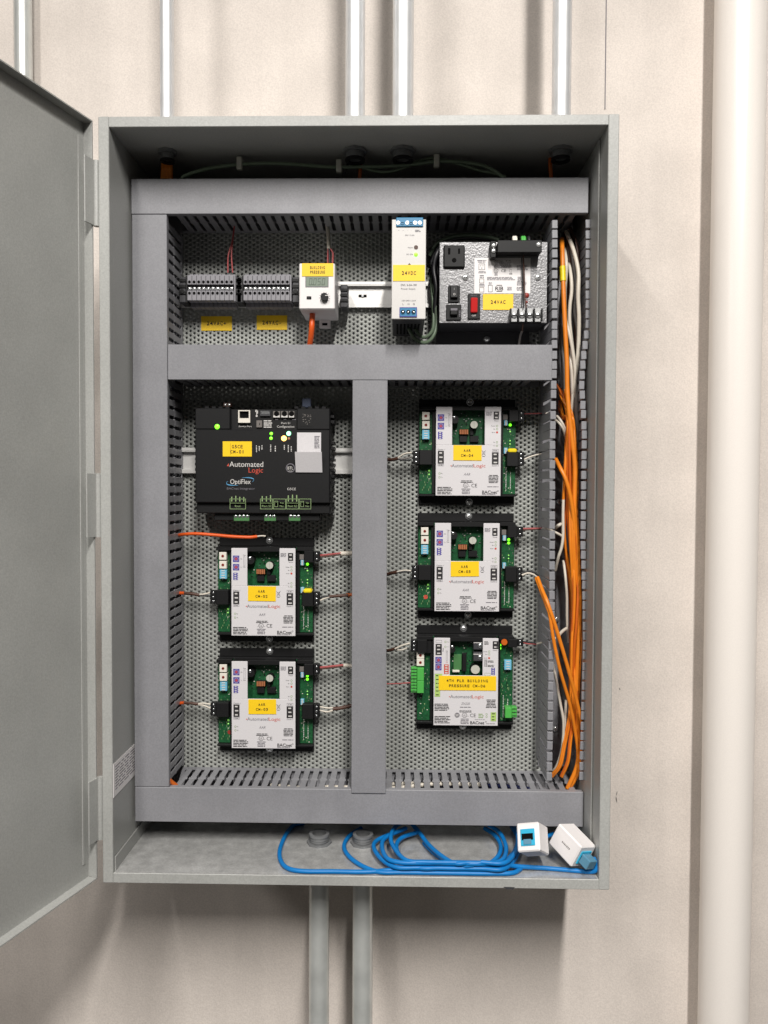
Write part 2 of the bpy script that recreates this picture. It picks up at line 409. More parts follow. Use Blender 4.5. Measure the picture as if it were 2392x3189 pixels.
# mounting plate with its punched holes
def punched(x0, x1, z0, z1, yf, a=.00547, bb=.0062, r=.00162, th=.0006):
    nx = int((x1 - x0) / a); nz = int((z1 - z0) / bb)
    I, J = np.meshgrid(np.arange(nx), np.arange(nz), indexing='ij'); I = I.ravel(); J = J.ravel()
    cx = x0 + (I + .5) * a; cz = z0 + (J + .5) * bb + (I % 2) * bb / 2
    an = np.radians(22.5 + 45 * np.arange(8)); n = len(cx)
    vv = np.zeros((n, 20, 3))
    vv[:, 0:8, 0] = cx[:, None] + r * np.cos(an); vv[:, 0:8, 2] = cz[:, None] + r * np.sin(an); vv[:, 0:8, 1] = yf
    vv[:, 8:16] = vv[:, 0:8]; vv[:, 8:16, 1] = yf + th
    for k, (sx_, sz_) in enumerate(((1, 1), (-1, 1), (-1, -1), (1, -1))):
        vv[:, 16 + k, 0] = cx + sx_ * a / 2; vv[:, 16 + k, 2] = cz + sz_ * bb / 2; vv[:, 16 + k, 1] = yf
    quads = [(16, 17, 2, 1), (17, 18, 4, 3), (18, 19, 6, 5), (19, 16, 0, 7)] + [(k, (k + 1) % 8, 8 + (k + 1) % 8, 8 + k) for k in range(8)]
    tris = [(16, 1, 0), (17, 3, 2), (18, 5, 4), (19, 7, 6)]
    Q = (np.array(quads)[None] + 20 * np.arange(n)[:, None, None]).reshape(-1); Tt = (np.array(tris)[None] + 20 * np.arange(n)[:, None, None]).reshape(-1)
    me = bpy.data.meshes.new('mounting_plate'); me.vertices.add(n * 20); me.vertices.foreach_set('co', vv.reshape(-1))
    me.loops.add(len(Q) + len(Tt)); me.loops.foreach_set('vertex_index', np.concatenate([Q, Tt]).astype(np.int32))
    nq = len(Q) // 4; ntr = len(Tt) // 3; me.polygons.add(nq + ntr)
    st = np.concatenate([np.arange(nq) * 4, nq * 4 + np.arange(ntr) * 3]); me.polygons.foreach_set('loop_start', st.astype(np.int32))
    me.update(calc_edges=True); me.validate(); me.materials.append(M['plate']); return me
me = punched(-.272, .272, -.405, .405, 0.0)
o = bpy.data.objects.new('mounting_plate', me); COL.objects.link(o); o.parent = cab; o.location = V((0, YP, 0)) - wloc(cab)
m = MB(); m.box(-.285, .285, YP - .0005, YP + .0012, .4051, .428, 'plate'); m.build('plate_edge', cab)
# door: a shallow pan swung out past a right angle
u = V((-.3205, -1.006, 0)).normalized(); nrm = V((.952, -.305, 0)); nrm = V((-u.y, u.x, 0)); nrm = nrm if nrm.x > 0 else -nrm
up = V((0, 0, 1)); fl = .0120
h0 = V((-.3116, .001, 0)) - nrm * fl
DW, DH = .605, .4525
m = MB()
m.obox(h0 + u * DW / 2 - nrm * .0008, u * DW / 2, nrm * .0008, up * DH, 'steel')
m.obox(h0 + u * DW / 2 + nrm * fl / 2 + up * (DH - .0008), u * (DW / 2 - .0002), nrm * fl / 2, up * .0008, 'steel')
m.obox(h0 + u * DW / 2 + nrm * fl / 2 - up * (DH - .0008), u * (DW / 2 - .0002), nrm * fl / 2, up * .0008, 'steel')
m.obox(h0 + u * .0008 + nrm * fl / 2, u * .0008, nrm * (fl / 2), up * (DH - .002), 'steel')
door = m.build('door', cab)
m = MB(); g = .006
m.obox(h0 + u * .010 + nrm * .0006, u * .0022, nrm * .0006, up * (DH - .02), 'steel', .0003)
m.build('stiffener', door)
for ya, yb in ((497, 702), (1474, 1673), (2422, 2617)):
    za, zb = at(297, ya, 0).z, at(297, yb, 0).z; zc = (za + zb) / 2; hh = (za - zb) / 2
    m = MB()
    m.cyl((-.3085, .0035, zb), (0, 0, 2 * hh), .0036, 'steel', 14)
    m.obox(V((-.3116, .001, zc)) + u * .007 + nrm * .0008, u * .009, nrm * .0008, up * hh, 'steel', .0004)
    m.build('hinge', door)

# ------------------------------------------------------------------ wire ducts
def fing_mesh(axis, fw):
    """one tooth of a slotted duct wall; axis 'x': the wall runs along x, 'z': along z"""
    m = MB(); a, bq = fw / 2, fw / 2 + .0013; t = .0008
    def bb(h, y0, y1):
        if axis == 'x': m.box(-h, h, y0, y1, -t, t, 'duct', .0003)
        else: m.box(-t, t, y0, y1, -h, h, 'duct', .0003)
    bb(a, YD + .0075, .104); bb(bq, .1041, .1089); bb(a, .109, .1395)
    return m.mesh('finger')
FX, FZ = fing_mesh('x', .0078), fing_mesh('z', .0078)
def duct(label, x0, x1, z0, z1, walls, dy=0):
    t = thing('wire_duct', label, 'wire duct', ((x0 + x1) / 2, YP, (z0 + z1) / 2), 'grey slotted wire ducts')
    y = YD - dy
    m = MB(); m.box(x0, x1, y, y + .0018, z0, z1, 'duct', .0006)
    hor = (x1 - x0) > (z1 - z0)
    if hor:
        m.box(x0, x1, y + .0018, y + .0085 + dy, z1 - .0016, z1 - .0002, 'duct'); m.box(x0, x1, y + .0018, y + .0085 + dy, z0 + .0002, z0 + .0016, 'duct')
    else:
        m.box(x0 + .0002, x0 + .0016, y + .0018, y + .0085 + dy, z0, z1, 'duct'); m.box(x1 - .0016, x1 - .0002, y + .0018, y + .0085 + dy, z0, z1, 'duct')
    m.build('cover', t)
    m = MB(); m.box(x0 + .002, x1 - .002, YP - .0022, YP - .0005, z0 + .002, z1 - .002, 'duct')
    for side, (a, e, slots) in walls.items():
        if side in 'tb':
            z = z1 - .0026 if side == 't' else z0 + .0026
            m.box(a, e, .1393, YP - .0023, z - .0008, z + .0008, 'duct')
            if not slots: m.box(a, e, YD + .0072, .1392, z - .0008, z + .0008, 'duct')
        else:
            x = x0 + .0026 if side == 'l' else x1 - .0026
            m.box(x - .0008, x + .0008, .1393, YP - .0023, a, e, 'duct')
            if not slots: m.box(x - .0008, x + .0008, YD + .0072, .1392, a, e, 'duct')
    m.build('channel', t)
    P = .01255
    for side, (a, e, slots) in walls.items():
        if not slots: continue
        n = int((e - a) / P)
        for k in range(n):
            q = a + (k + .5) * P + ((e - a) - n * P) / 2
            o = bpy.data.objects.new('finger', FX if side in 'tb' else FZ); COL.objects.link(o); o.parent = t
            l = V((q, 0, z1 - .0026 if side == 't' else z0 + .0026)) if side in 'tb' else V((x0 + .0026 if side == 'l' else x1 - .0026, 0, q))
            o.location = l - wloc(t)
    return t
A = lambda x, y: at(x, y, YD)
xl0, xl1 = A(415, 1550).x, A(522.5, 1550).x
zt1, zt0 = A(1120, 554.3).z, A(1120, 664.8).z
zb1, zb0 = A(1120, 2459).z, A(1120, 2567).z
zm1, zm0 = A(1120, 1073).z, A(1120, 1183.3).z
xc0, xc1 = A(1096.5, 1800).x, A(1204.5, 1800).x
xr = A(1833, 600).x; xrb = A(1817.5, 2520).x; xmr = A(1720, 1128).x
duct('wire duct cover along the top of the cabinet, below the conduit ends', A(408.5, 600).x, xr, zt0, zt1, {'b': (xl1, xr - .004, True), 't': (xl0, xr, False)})
duct('tall wire duct beside the terminal blocks, next to the hinged door', xl0, xl1, zb1 + .0006, zt0 - .0006, {'r': (zb1 + .002, zt0 - .003, True), 'l': (zb1, zt0, False)})
duct('wire duct between the power supply row and the controllers below', xl1 + .0006, xmr, zm0, zm1, {'b': (xl1 + .003, xmr - .02, True), 't': (xl1, xmr, False)})  # unseen top wall left solid so no light leaks through
duct('upright wire duct between the two columns of controllers', xc0, xc1, zb1 - .004, zm0 - .0006, {'l': (zb1 + .004, zm0 - .003, True), 'r': (zb1 + .004, zm0 - .003, True)}, dy=.0021)
duct('wire duct along the bottom of the cabinet, above the blue cable coil', xl0 + .0003, xrb, zb0, zb1, {'t': (xl1 + .001, xrb - .004, True), 'b': (xl0, xrb, False)})  # hidden underside left solid so no slot shadows fall below
# open duct: two rows of toothed walls, no cover
zr1, zr0 = A(1720, 680).z, A(1720, 2452).z
rd = thing('wire_duct', 'uncovered upright wire duct filled with orange cables', 'wire duct', (A(1770, 1500).x, YP, 0), 'grey slotted wire ducts')
LX = ((650, 1719.5), (1060, 1719), (1400, 1712), (1900, 1711), (2100, 1708), (2460, 1702))
RX = ((650, 1841), (1010, 1841), (1060, 1833), (1110, 1826), (1190, 1820), (1290, 1826), (1350, 1829), (1500, 1827), (1700, 1825), (1826, 1830), (2000, 1833), (2460, 1820))
def itp(tab, y):
    return float(np.interp(y, [q[0] for q in tab], [q[1] for q in tab]))
m = MB(); t_ = .0009
m2 = MB(); m2.box(-t_, t_, .0715, .128, -.0053, .0053, 'duct', .0004); m2.box(-t_, .0062, .069, .0714, -.0053, .0053, 'duct', .0006); m2.box(.0050, .0062, .0715, .075, -.0053, .0053, 'duct', .0003)
FL = m2.mesh('finger')
m2 = MB(); m2.box(-t_, t_, .0715, .128, -.0053, .0053, 'duct', .0004); m2.box(-.0058, t_, .069, .0714, -.0053, .0053, 'duct', .0006)
FR = m2.mesh('finger')
py = 697.0; prev = {}
while py < 2448:
    for k, tab, fm in ((0, LX, FL), (1, RX, FR)):
        c = at(itp(tab, py), py, .069); x = c.x + (t_ if k == 0 else -t_)
        o = bpy.data.objects.new('finger', fm); COL.objects.link(o); o.parent = rd; o.location = V((x, 0, c.z)) - V((wloc(rd).x, YP, 0))
        o.location.y = -YP
        o.rotation_euler.x = random.uniform(-.012, .012); o.rotation_euler.y = random.uniform(-.04, .04)
        if k in prev:
            a = prev[k]; m.obox(((x + a.x) / 2, .1375, (c.z + a.y) / 2), (t_, 0, 0), (0, .0093, 0), (0, 0, (a.y - c.z) / 2), 'duct')
        prev[k] = V((x, c.z))
    py += 31.3
m.box(A(1719, 1500).x, A(1826, 1500).x, YP - .003, YP - .0006, zr0, zr1, 'duct'); m.build('channel', rd)
m = MB()
for px, py in ((1741, 1562), (1733, 1929), (1729, 2270)):
    c = at(px, py, YP - .004); m = MB(); m.dome(c, (0, -1, 0), .0042, .0028, 'chrome', 14); m.build('mounting_screw', rd)

# ------------------------------------------------------------------ cables
def cable(name, label, segs, group=None, cat='cable', n=8):
    m = MB()
    for pts, r, mt in segs: m.tube(pts, r, mt, n)
    c = V(m.v[0]); return tag(m.build(name, None, loc=c), label, cat, group)
def P_(crop, pts, Y=None):
    out = []
    for q in pts:
        s = S(crop, q[0], q[1]); out.append(at(*s, q[2] if len(q) > 2 else Y))
    return out
# orange bundle in the open duct
CEN = [(1300, 1775, 8), (1400, 1779, 13), (1500, 1780, 16), (1590, 1778, 18), (1700, 1785, 21), (1826, 1795, 18), (1930, 1794, 15), (2006, 1790, 14), (2100, 1788, 12), (2170, 1787, 11)]
lab = 'orange cable in the thick bundle hanging down the open wire duct'
ents = [[(1737, 1204, .12), (1752, 1235, .10)], [(1743, 1252, .12), (1756, 1300, .10)], [(1750, 1215, .125), (1760, 1262, .11)], [(1742, 1270, .12), (1758, 1330, .105)], [(1760, 1210, .11), (1768, 1260, .10)]]
offs = [-1.02, -.78, -.55, -.32, -.1, .13, .36, .58, .8, 1.02, -.9, -.6, -.3, 0, .3, .6, .9, -.45, .15, .7]
ends_l = [(1778, 2240), (1762, 2320), (1748, 2385), (1722, 2420)]
ends_r = [(1790, 2250), (1797, 2320), (1795, 2390), (1770, 2452)]
ends_m = [(1784, 2240), (1775, 2310), (1768, 2370), (1748, 2418)]
for i, of in enumerate(offs):
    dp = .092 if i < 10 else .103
    pts = []
    e = ents[i % len(ents)]
    pts += [at(x + random.uniform(-2, 2), y + random.uniform(-6, 6), d) for x, y, d in e]
    ph = random.uniform(0, 6.3)
    for (y, x, hw) in CEN:
        oo = of * math.cos(.15 * math.sin(y / 130 + ph)) + .36 * math.sin(y / 150 + ph)
        pts.append(at(x + oo * hw, y, dp - .004 * math.cos(oo * 1.5) + .005 * math.sin(y / 90 + ph)))
    en = ends_l if of < -.2 else (ends_r if of > .4 else ends_m)
    pts += [at(x + of * 6, y + of * 4, dp - .004 + (.006 if k == 3 else 0)) for k, (x, y) in enumerate(en)]
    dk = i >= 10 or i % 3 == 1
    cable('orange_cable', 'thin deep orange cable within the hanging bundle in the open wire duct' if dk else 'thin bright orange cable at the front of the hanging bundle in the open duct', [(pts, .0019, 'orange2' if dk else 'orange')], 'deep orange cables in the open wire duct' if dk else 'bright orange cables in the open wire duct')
pts = P_(R1, [(552, 385, .115), (557, 500, .10), (562, 700, .092), (572, 1000, .088), (590, 1400, .086), (610, 1800, .085), (615, 2100, .085)]) + [at(1773, 1290, .084), at(1783, 1379, .084), at(1791, 1460, .085), at(1789, 1588, .085), at(1796, 1707, .086), at(1804, 1826, .087), at(1804, 1930, .088), at(1801, 2006, .088), at(1795, 2143, .088), at(1798, 2240, .088), at(1803, 2330, .087), at(1796, 2390, .087), at(1768, 2455, .09)]
oc = cable('orange_cable', 'longest orange cable, with a yellow tape band near its upper end, in the open duct', [(pts, .0031, 'orange')], 'orange cables in the open wire duct')
m = MB(); m.tube(P_(R1, [(560, 700, .0919), (563, 780, .0909), (566, 870, .0896)]), .0040, 'yellow2'); m.build('tape_band', oc)
cable('orange_cable', 'orange cable entering the open duct level with module CM-04', [([at(1731, 1430, .10), at(1745, 1458, .086), at(1761, 1490, .081), at(1775, 1540, .081), at(1785, 1600, .083), at(1792, 1700, .086), at(1797, 1800, .09)], .0028, 'orange')], 'orange cables in the open wire duct')
fr1 = [(1674.6, 1798.7, .103), (1690, 1840, .080), (1706, 1879, .063), (1737, 1972, .061), (1772, 2092, .065), (1799, 2195, .073), (1815, 2281, .080), (1811, 2367, .084), (1795, 2420, .088), (1771, 2459, .092)]
fr2 = [(1670, 1801, .105), (1687, 1845, .082), (1703, 1888, .066), (1712, 1915, .063), (1724, 1992, .062), (1744, 2085, .065), (1775, 2195, .074), (1792, 2281, .082), (1800, 2350, .086), (1790, 2410, .09), (1764, 2459, .094)]
cable('orange_cable', 'orange cable from module CM-05, the outer one crossing over the duct fingers', [([at(*q) for q in fr1], .0025, 'orange')], 'orange cables from module CM-05')
cable('orange_cable', 'orange cable from module CM-05, the inner one sagging nearer the fingers', [([at(*q) for q in fr2], .0023, 'orange')], 'orange cables from module CM-05')
g = 'cream cables in the open wire duct'
def cc(pts, label, r=.0024, mt='cream', name='cream_cable'):
    cable(name, label, [(pts, r, mt)], g)
cc(P_(R1, [(600, 300, .12), (640, 390, .11), (685, 510, .10), (725, 660, .095), (745, 800, .092), (742, 950, .09), (740, 1080, .09), (750, 1280, .09), (748, 1500, .092), (735, 1750, .094), (705, 2000, .096), (690, 2200, .100), (682, 2420, .128)]), 'cream cable bowing outward, nearest the outer finger row of the open duct', .0027)
cc(P_(R1, [(560, 420, .14), (585, 520, .115), (602, 640, .10), (603, 760, .098), (592, 900, .10), (585, 1050, .105), (592, 1300, .098), (630, 1440, .09), (665, 1600, .089), (695, 1800, .09), (705, 1950, .092), (690, 2200, .100), (680, 2420, .128)]), 'cream cable running just beside the long orange cable')
cc(P_(R1, [(610, 540, .14), (640, 700, .110), (662, 860, .098), (663, 1000, .096), (645, 1150, .096), (640, 1300, .096), (655, 1480, .096), (680, 1700, .096), (690, 1950, .098), (670, 2200, .104), (660, 2420, .13)]), 'cream cable in the middle of the upper open duct')
cc(P_(R1, [(655, 1640, .10), (655, 1800, .094), (665, 1950, .094), (672, 2200, .100), (670, 2420, .128)]), 'short cream cable showing low in the middle of the upper duct')
cc(P_(R1, [(620, 280, .12), (660, 500, .112), (690, 700, .106), (710, 900, .104), (700, 1200, .102), (735, 1450, .1), (740, 1600, .1)]), 'grey cable hidden among the cream cables of the open duct', .0022, 'greyc', 'grey_cable')
cc(P_(R1, [(600, 320, .125), (625, 500, .118), (640, 700, .115), (620, 900, .112), (615, 1200, .112)]), 'brown cable behind the cream cables of the open duct', .003, 'brown', 'brown_cable')
cc(P_(R1, [(640, 260, .13), (700, 420, .125), (740, 600, .122), (720, 800, .12), (690, 1000, .12), (710, 1300, .12), (720, 1700, .12)]), 'dark brown cable deepest in the upper open duct', .003, 'brown', 'brown_cable')
cc(P_(R1, [(535, 1380, .125), (545, 1500, .118), (560, 1700, .112), (570, 1900, .11), (580, 2180, .11)]), 'grey cable beside the inner finger row of the open duct', .003, 'greyc', 'grey_cable')
cc(P_(R2, [(610, 0, .098), (615, 120, .098), (605, 250, .10), (598, 330, .102)]), 'cream cable dropping behind the top of the orange bundle')
cc(P_(R2, [(655, 0, .10), (650, 200, .10), (660, 420, .104), (655, 620, .11)]), 'grey cable dropping on the outer side of the orange bundle', .0032, 'greyc', 'grey_cable')
cc([at(1735, 1296, .098), at(1745, 1308, .088), at(1757, 1330, .088), at(1765, 1360, .096)], 'cream cable bending into the duct above module CM-04, upper of two', .0017)
cc([at(1730, 1308, .098), at(1742, 1318, .088), at(1754, 1338, .089), at(1762, 1366, .098)], 'cream cable bending into the duct above module CM-04, lower of two', .0017)
cc(P_(R2, [(527, 960, .10), (520, 1150, .092), (515, 1350, .089), (516, 1560, .088), (500, 1690, .088), (465, 1800, .09), (435, 1930, .10)]), 'long cream cable curving down the inner side of the orange bundle', .002)
cc([at(1730, 1645, .10), at(1740, 1636, .087), at(1752, 1630, .095)], 'stub of cream cable poking between the fingers by module CM-05', .0023)
cc(P_(R2, [(520, 1830, .105), (535, 1950, .095), (545, 2060, .092), (555, 2212, .094)]) + [at(1766, 1935, .1), at(1770, 2000, .11)], 'cream cable half hidden beside the lower orange bundle', .0018)
cc([at(1723, 2070, .10), at(1729, 2100, .088), at(1738, 2150, .086), at(1747, 2200, .086), at(1755, 2250, .087), at(1752, 2320, .09), at(1740, 2370, .095), at(1721, 2412, .10)], 'cream cable crossing to the foot of the open duct', .0019)
cc([at(1763, 2180, .095), at(1760, 2240, .092), at(1757, 2300, .092), at(1746, 2360, .094), at(1724, 2402, .10)], 'cream cable at the foot of the bundle, close to the orange ends', .0019)
cc([at(1742, 1976, .078), at(1752, 1966, .090), at(1763, 1958, .10)], 'short cream cable end by the crossing orange cables', .0022)

# ------------------------------------------------------------------ wires from modules
def wires(label, segs, g2='stripped wires at the module connectors'):
    cable('wire_lead', label, [(P_(c, p, Y), r, mt) for c, p, Y, r, mt in segs], g2, 'wire', 6)
wires('orange tipped lead entering the door side connector of module CM-02', [(C6, [(20, 600, .135), (90, 575, .128), (150, 573, .126)], None, .0024, 'redorange'), (C6, [(150, 573), (210, 578), (280, 590)], .126, .0024, 'brown'), (C6, [(275, 585), (320, 582), (372, 570)], .126, .0013, 'cream'), (C6, [(275, 592), (330, 596), (372, 598)], .126, .0012, 'blk')])
wires('red and brown lead at the upper connector of module CM-02', [(C6, [(1300, 250), (1400, 240), (1500, 228)], .128, .0014, 'redw'), (C6, [(1300, 262), (1400, 252), (1500, 238)], .128, .0014, 'brown'), (C6, [(1490, 233), (1540, 231), (1600, 231)], .13, .0034, 'cream')])
wires('brown lead with a white core at the lower connector of module CM-02', [(C6, [(1305, 615), (1360, 602), (1450, 598)], .128, .0013, 'blk'), (C6, [(1310, 640), (1370, 615), (1410, 603)], .128, .0012, 'cream'), (C6, [(1400, 602), (1480, 596), (1560, 590)], .128, .0022, 'brown'), (C6, [(1545, 590), (1570, 588), (1605, 585)], .13, .0025, 'orange2')])
wires('red tipped lead entering the door side connector of module CM-03', [(C7, [(30, 600, .138), (110, 582, .128), (150, 576, .126)], None, .0024, 'redorange'), (C7, [(145, 577), (200, 580), (270, 588)], .126, .0022, 'brown'), (C7, [(265, 585), (320, 582), (375, 590)], .126, .0013, 'cream'), (C7, [(265, 592), (320, 602), (375, 625)], .126, .0012, 'cream')])
wires('red lead with a white sleeve at the upper connector of module CM-03', [(C7, [(1300, 275), (1400, 265), (1520, 252)], .128, .0016, 'redw'), (C7, [(1300, 285), (1400, 276), (1520, 260)], .128, .0015, 'brown'), (C7, [(1515, 257), (1550, 256), (1605, 262)], .13, .003, 'cream')])
wires('grey twin lead at the lower connector of module CM-03', [(C7, [(1310, 610), (1380, 622), (1440, 620)], .128, .0013, 'cream'), (C7, [(1310, 640), (1380, 655), (1440, 638)], .128, .0013, 'cream'), (C7, [(1430, 630), (1500, 622), (1605, 598)], .128, .0028, 'brown')])
wires('dark twisted lead at the inner connector of module CM-04', [(C8, [(40, 640, .14), (90, 640, .13), (140, 628, .126)], None, .0024, 'brown'), (C8, [(130, 630), (190, 590), (255, 580)], .126, .0012, 'cream'), (C8, [(130, 632), (200, 630), (255, 615)], .126, .0012, 'greyc'), (C8, [(130, 634), (200, 645), (255, 640)], .126, .0012, 'blk')])
wires('thin red and black lead at the upper connector of module CM-04', [(C8, [(1195, 245), (1300, 244), (1420, 240)], .128, .0010, 'redw'), (C8, [(1195, 258), (1300, 252), (1420, 246)], .128, .0010, 'blk'), (C8, [(1405, 242), (1440, 240), (1470, 240)], .125, .0013, 'cream')])
wires('black and white lead at the outer connector of module CM-04', [(C8, [(1220, 640), (1290, 610), (1380, 588), (1440, 584)], .126, .0013, 'cream'), (C8, [(1215, 625), (1290, 596), (1380, 576), (1440, 576)], .126, .0012, 'blk')])
wires('dark lead at the inner connector of module CM-05', [(C9, [(40, 632, .14), (90, 620, .13), (130, 612, .126)], None, .0024, 'brown'), (C9, [(125, 612), (190, 598), (250, 602)], .126, .0011, 'cream'), (C9, [(125, 616), (190, 612), (250, 612)], .126, .0012, 'blk')])
wires('red pair with a white sleeve at the upper connector of module CM-05', [(C9, [(1210, 240), (1300, 238), (1390, 236)], .128, .0013, 'redw'), (C9, [(1210, 252), (1300, 246), (1390, 240)], .128, .0011, 'brown'), (C9, [(1385, 240, .124), (1440, 248, .10), (1500, 275, .087), (1560, 310, .09)], None, .0019, 'cream')])
wires('black and white lead curving to the orange cables from module CM-05', [(C9, [(1205, 620), (1260, 606), (1310, 620), (1350, 655)], .118, .0014, 'blk'), (C9, [(1205, 640), (1250, 622), (1300, 632), (1345, 660)], .118, .0016, 'cream')])
wires('white lead at the upper inner connector of module CM-06', [(C10, [(40, 295, .14), (80, 288, .13), (130, 270, .126)], None, .0022, 'brown'), (C10, [(110, 280), (170, 250), (240, 230)], .124, .0014, 'cream'), (C10, [(110, 285), (170, 288), (215, 270)], .126, .0011, 'cream')])
wires('faint red lead at the green connector of module CM-06', [(C10, [(40, 580), (130, 578), (245, 570)], .13, .0010, 'redw')])
wires('thin red and black lead at the upper outer connector of module CM-06', [(C10, [(1195, 220), (1260, 235), (1340, 238)], .128, .0010, 'redw'), (C10, [(1195, 212), (1260, 222), (1340, 232)], .128, .0011, 'blk'), (C10, [(1335, 235, .126), (1390, 222, .118), (1450, 196, .09), (1490, 185, .08)], None, .0016, 'cream')])
wires('orange lead lying above module CM-02, ending at its top screw', [(C6, [(20, 105, .138), (90, 80, .126), (130, 68, .118), (250, 62, .113), (400, 72, .112), (550, 85, .112), (700, 92, .114), (775, 86, .118)], None, .0023, 'redorange'), (C6, [(770, 87), (810, 80), (850, 82)], .12, .0011, 'cream')], 'loose orange leads')
wires('pair of red wires dropping to the first terminal block', [(C3, [(668, 160, .12), (650, 300, .118), (618, 420, .116), (615, 560, .116)], None, .0010, 'redw'), (C3, [(672, 160, .12), (655, 300, .118), (645, 420, .116), (655, 560, .116)], None, .0010, 'redw')], 'red wires in the upper row')
wires('cream cable splitting into red and black wires above the pressure sensor', [(C3, [(1440, 150, .125), (1452, 250, .122), (1455, 365, .118)], None, .0026, 'cream'), (C3, [(1450, 360), (1447, 420), (1448, 480)], .117, .0012, 'redw'), (C3, [(1460, 360), (1463, 420), (1463, 480)], .117, .0018, 'blk'), (C3, [(1468, 360), (1490, 400), (1487, 480)], .117, .0014, 'redw')], 'red wires in the upper row')
cable('orange_cable', 'short orange cable hanging from the underside of the pressure sensor', [(P_(CS, [(415, 1360, .10), (415, 1500, .092), (405, 1700, .088), (385, 1950, .092), (350, 2200, .10), (330, 2400, .11)]), .0037, 'redorange')], cat='cable')
gg = 'green and black cords round the power supply'
cable('power_cable', 'green and white cord looping under the power supply, outer loop', [(P_(C4, [(480, 840, .09), (500, 900, .085), (540, 960, .085), (610, 985, .09), (665, 940, .10), (690, 850, .105), (685, 700, .11), (670, 560, .115)]), .0024, 'greenw')], gg, 'cable')
cable('power_cable', 'green and white cord looping under the power supply, inner loop', [(P_(C4, [(530, 840, .09), (545, 900, .088), (590, 945, .088), (640, 925, .095), (668, 860, .105), (665, 700, .115), (650, 500, .125)]), .0022, 'greenw')], gg, 'cable')
cable('power_cable', 'black cord rising between the power supply and the transformer', [(P_(C4, [(690, 900, .12), (676, 800, .112), (690, 600, .108), (670, 450, .112), (700, 330, .112), (740, 270, .125)]), .0032, 'blk')], gg, 'cable')
cable('power_cable', 'second black cord bowed against the transformer side', [(P_(C4, [(706, 870, .13), (700, 700, .120), (702, 520, .118), (688, 400, .122), (708, 300, .127)]), .0028, 'blk')], gg, 'cable')
cable('power_cable', 'green cord arching over the transformer top', [(P_(C4, [(640, 360, .13), (700, 270, .125), (800, 225, .12), (920, 212, .118), (1050, 222, .115), (1140, 245, .11)]), .0026, 'greenw')], gg, 'cable')
cable('power_cable', 'dark green cord arching close over the transformer edge', [(P_(C4, [(650, 420, .13), (690, 320, .128), (790, 250, .124), (920, 230, .122), (1050, 240, .12), (1130, 255, .115)]), .0026, 'blk')], gg, 'cable')
# wires at cabinet top
gt = thing('ground_cable', 'thin green cable sagging along the back of the cabinet top', 'cable', at(1000, 520, .075))
pg = P_(T0, [(780, 775), (800, 755), (900, 725), (1030, 708), (1150, 703), (1250, 706), (1350, 714), (1450, 720), (1560, 718), (1648, 717)], .075) + P_(T1, [(80, 712), (150, 705), (230, 695), (330, 697), (420, 710), (480, 735), (530, 775)], .075)
m = MB(); m.tube(pg, .0022, 'greenw'); m.build('jacket', gt)
m = MB(); m.tube([p + V((0, .003, -.006 * math.sin(i * 1.3))) for i, p in enumerate(pg[8:])], .0018, 'greenw'); m.build('jacket', gt)
for cr, x, y in ((T0, 1032, 708), (T0, 1460, 719), (T1, 232, 697)):
    c = at(*S(cr, x, y), .075); m = MB(); m.box(c.x - .0035, c.x + .0035, .0715, .0785, c.z - .007, c.z + .009, 'nat', .001); m.build('cable_tie', gt)
for i, dx in enumerate((-9, -3, 3, 9)):
    cable('orange_cable', 'orange cable in the bunch dropping from the slim conduit', [([at(521 + dx, 480, .065 + .003 * (i % 2)), at(520 + dx * 1.15, 520, .086), at(519 + dx * 1.3, 560, .09), at(519 + dx * 1.2, 600, .10)], .0033, 'orange')], 'orange cables from the slim conduit')
cable('orange_cable', 'single orange cable hanging from the middle conduit pair', [([at(1124, 480, .085), at(1123, 515, .087), at(1120, 560, .092), at(1118, 600, .1)], .0023, 'orange2')])
cable('black_wire', 'black wire looping beside the middle conduit ends', [([at(1090, 480, .085), at(1082, 515, .09), at(1072, 545, .095), at(1070, 600, .1)], .0015, 'blk')], cat='wire')
cable('orange_cable', 'single orange cable hanging from the conduit near the painted pipe', [([at(1714, 490, .09), at(1714, 520, .089), at(1717, 560, .092), at(1718, 600, .1)], .0026, 'orange2')])
# cables seen through the slots of the bottom duct
def inside(label, p, r, mt): cable('inner_cable', label, [(p, r, mt)], 'cables inside the bottom duct')
zc = zb1 - .010
inside('white cable glimpsed through the slots of the bottom duct', [V((-.05, .10, zc)), V((0, .092, zc + .003)), V((.05, .10, zc)), V((.10, .108, zc + .003)), V((.17, .115, zc))], .003, 'cream')
inside('second white cable behind the slots of the bottom duct', [V((-.12, .115, zc - .004)), V((-.04, .09, zc + .001)), V((.02, .105, zc + .002)), V((.08, .118, zc))], .0026, 'cream')
inside('orange cable behind the slots at the door end of the bottom duct', [V((-.25, .075, zc + .02)), V((-.235, .085, zc + .003)), V((-.21, .10, zc - .006)), V((-.15, .11, zc - .012))], .003, 'orange2')
inside('blue cable behind the slots at the far end of the bottom duct', [V((.09, .137, zc - .010)), V((.15, .135, zc - .009)), V((.20, .136, zc - .01)), V((.235, .132, zc - .012))], .003, 'navy')

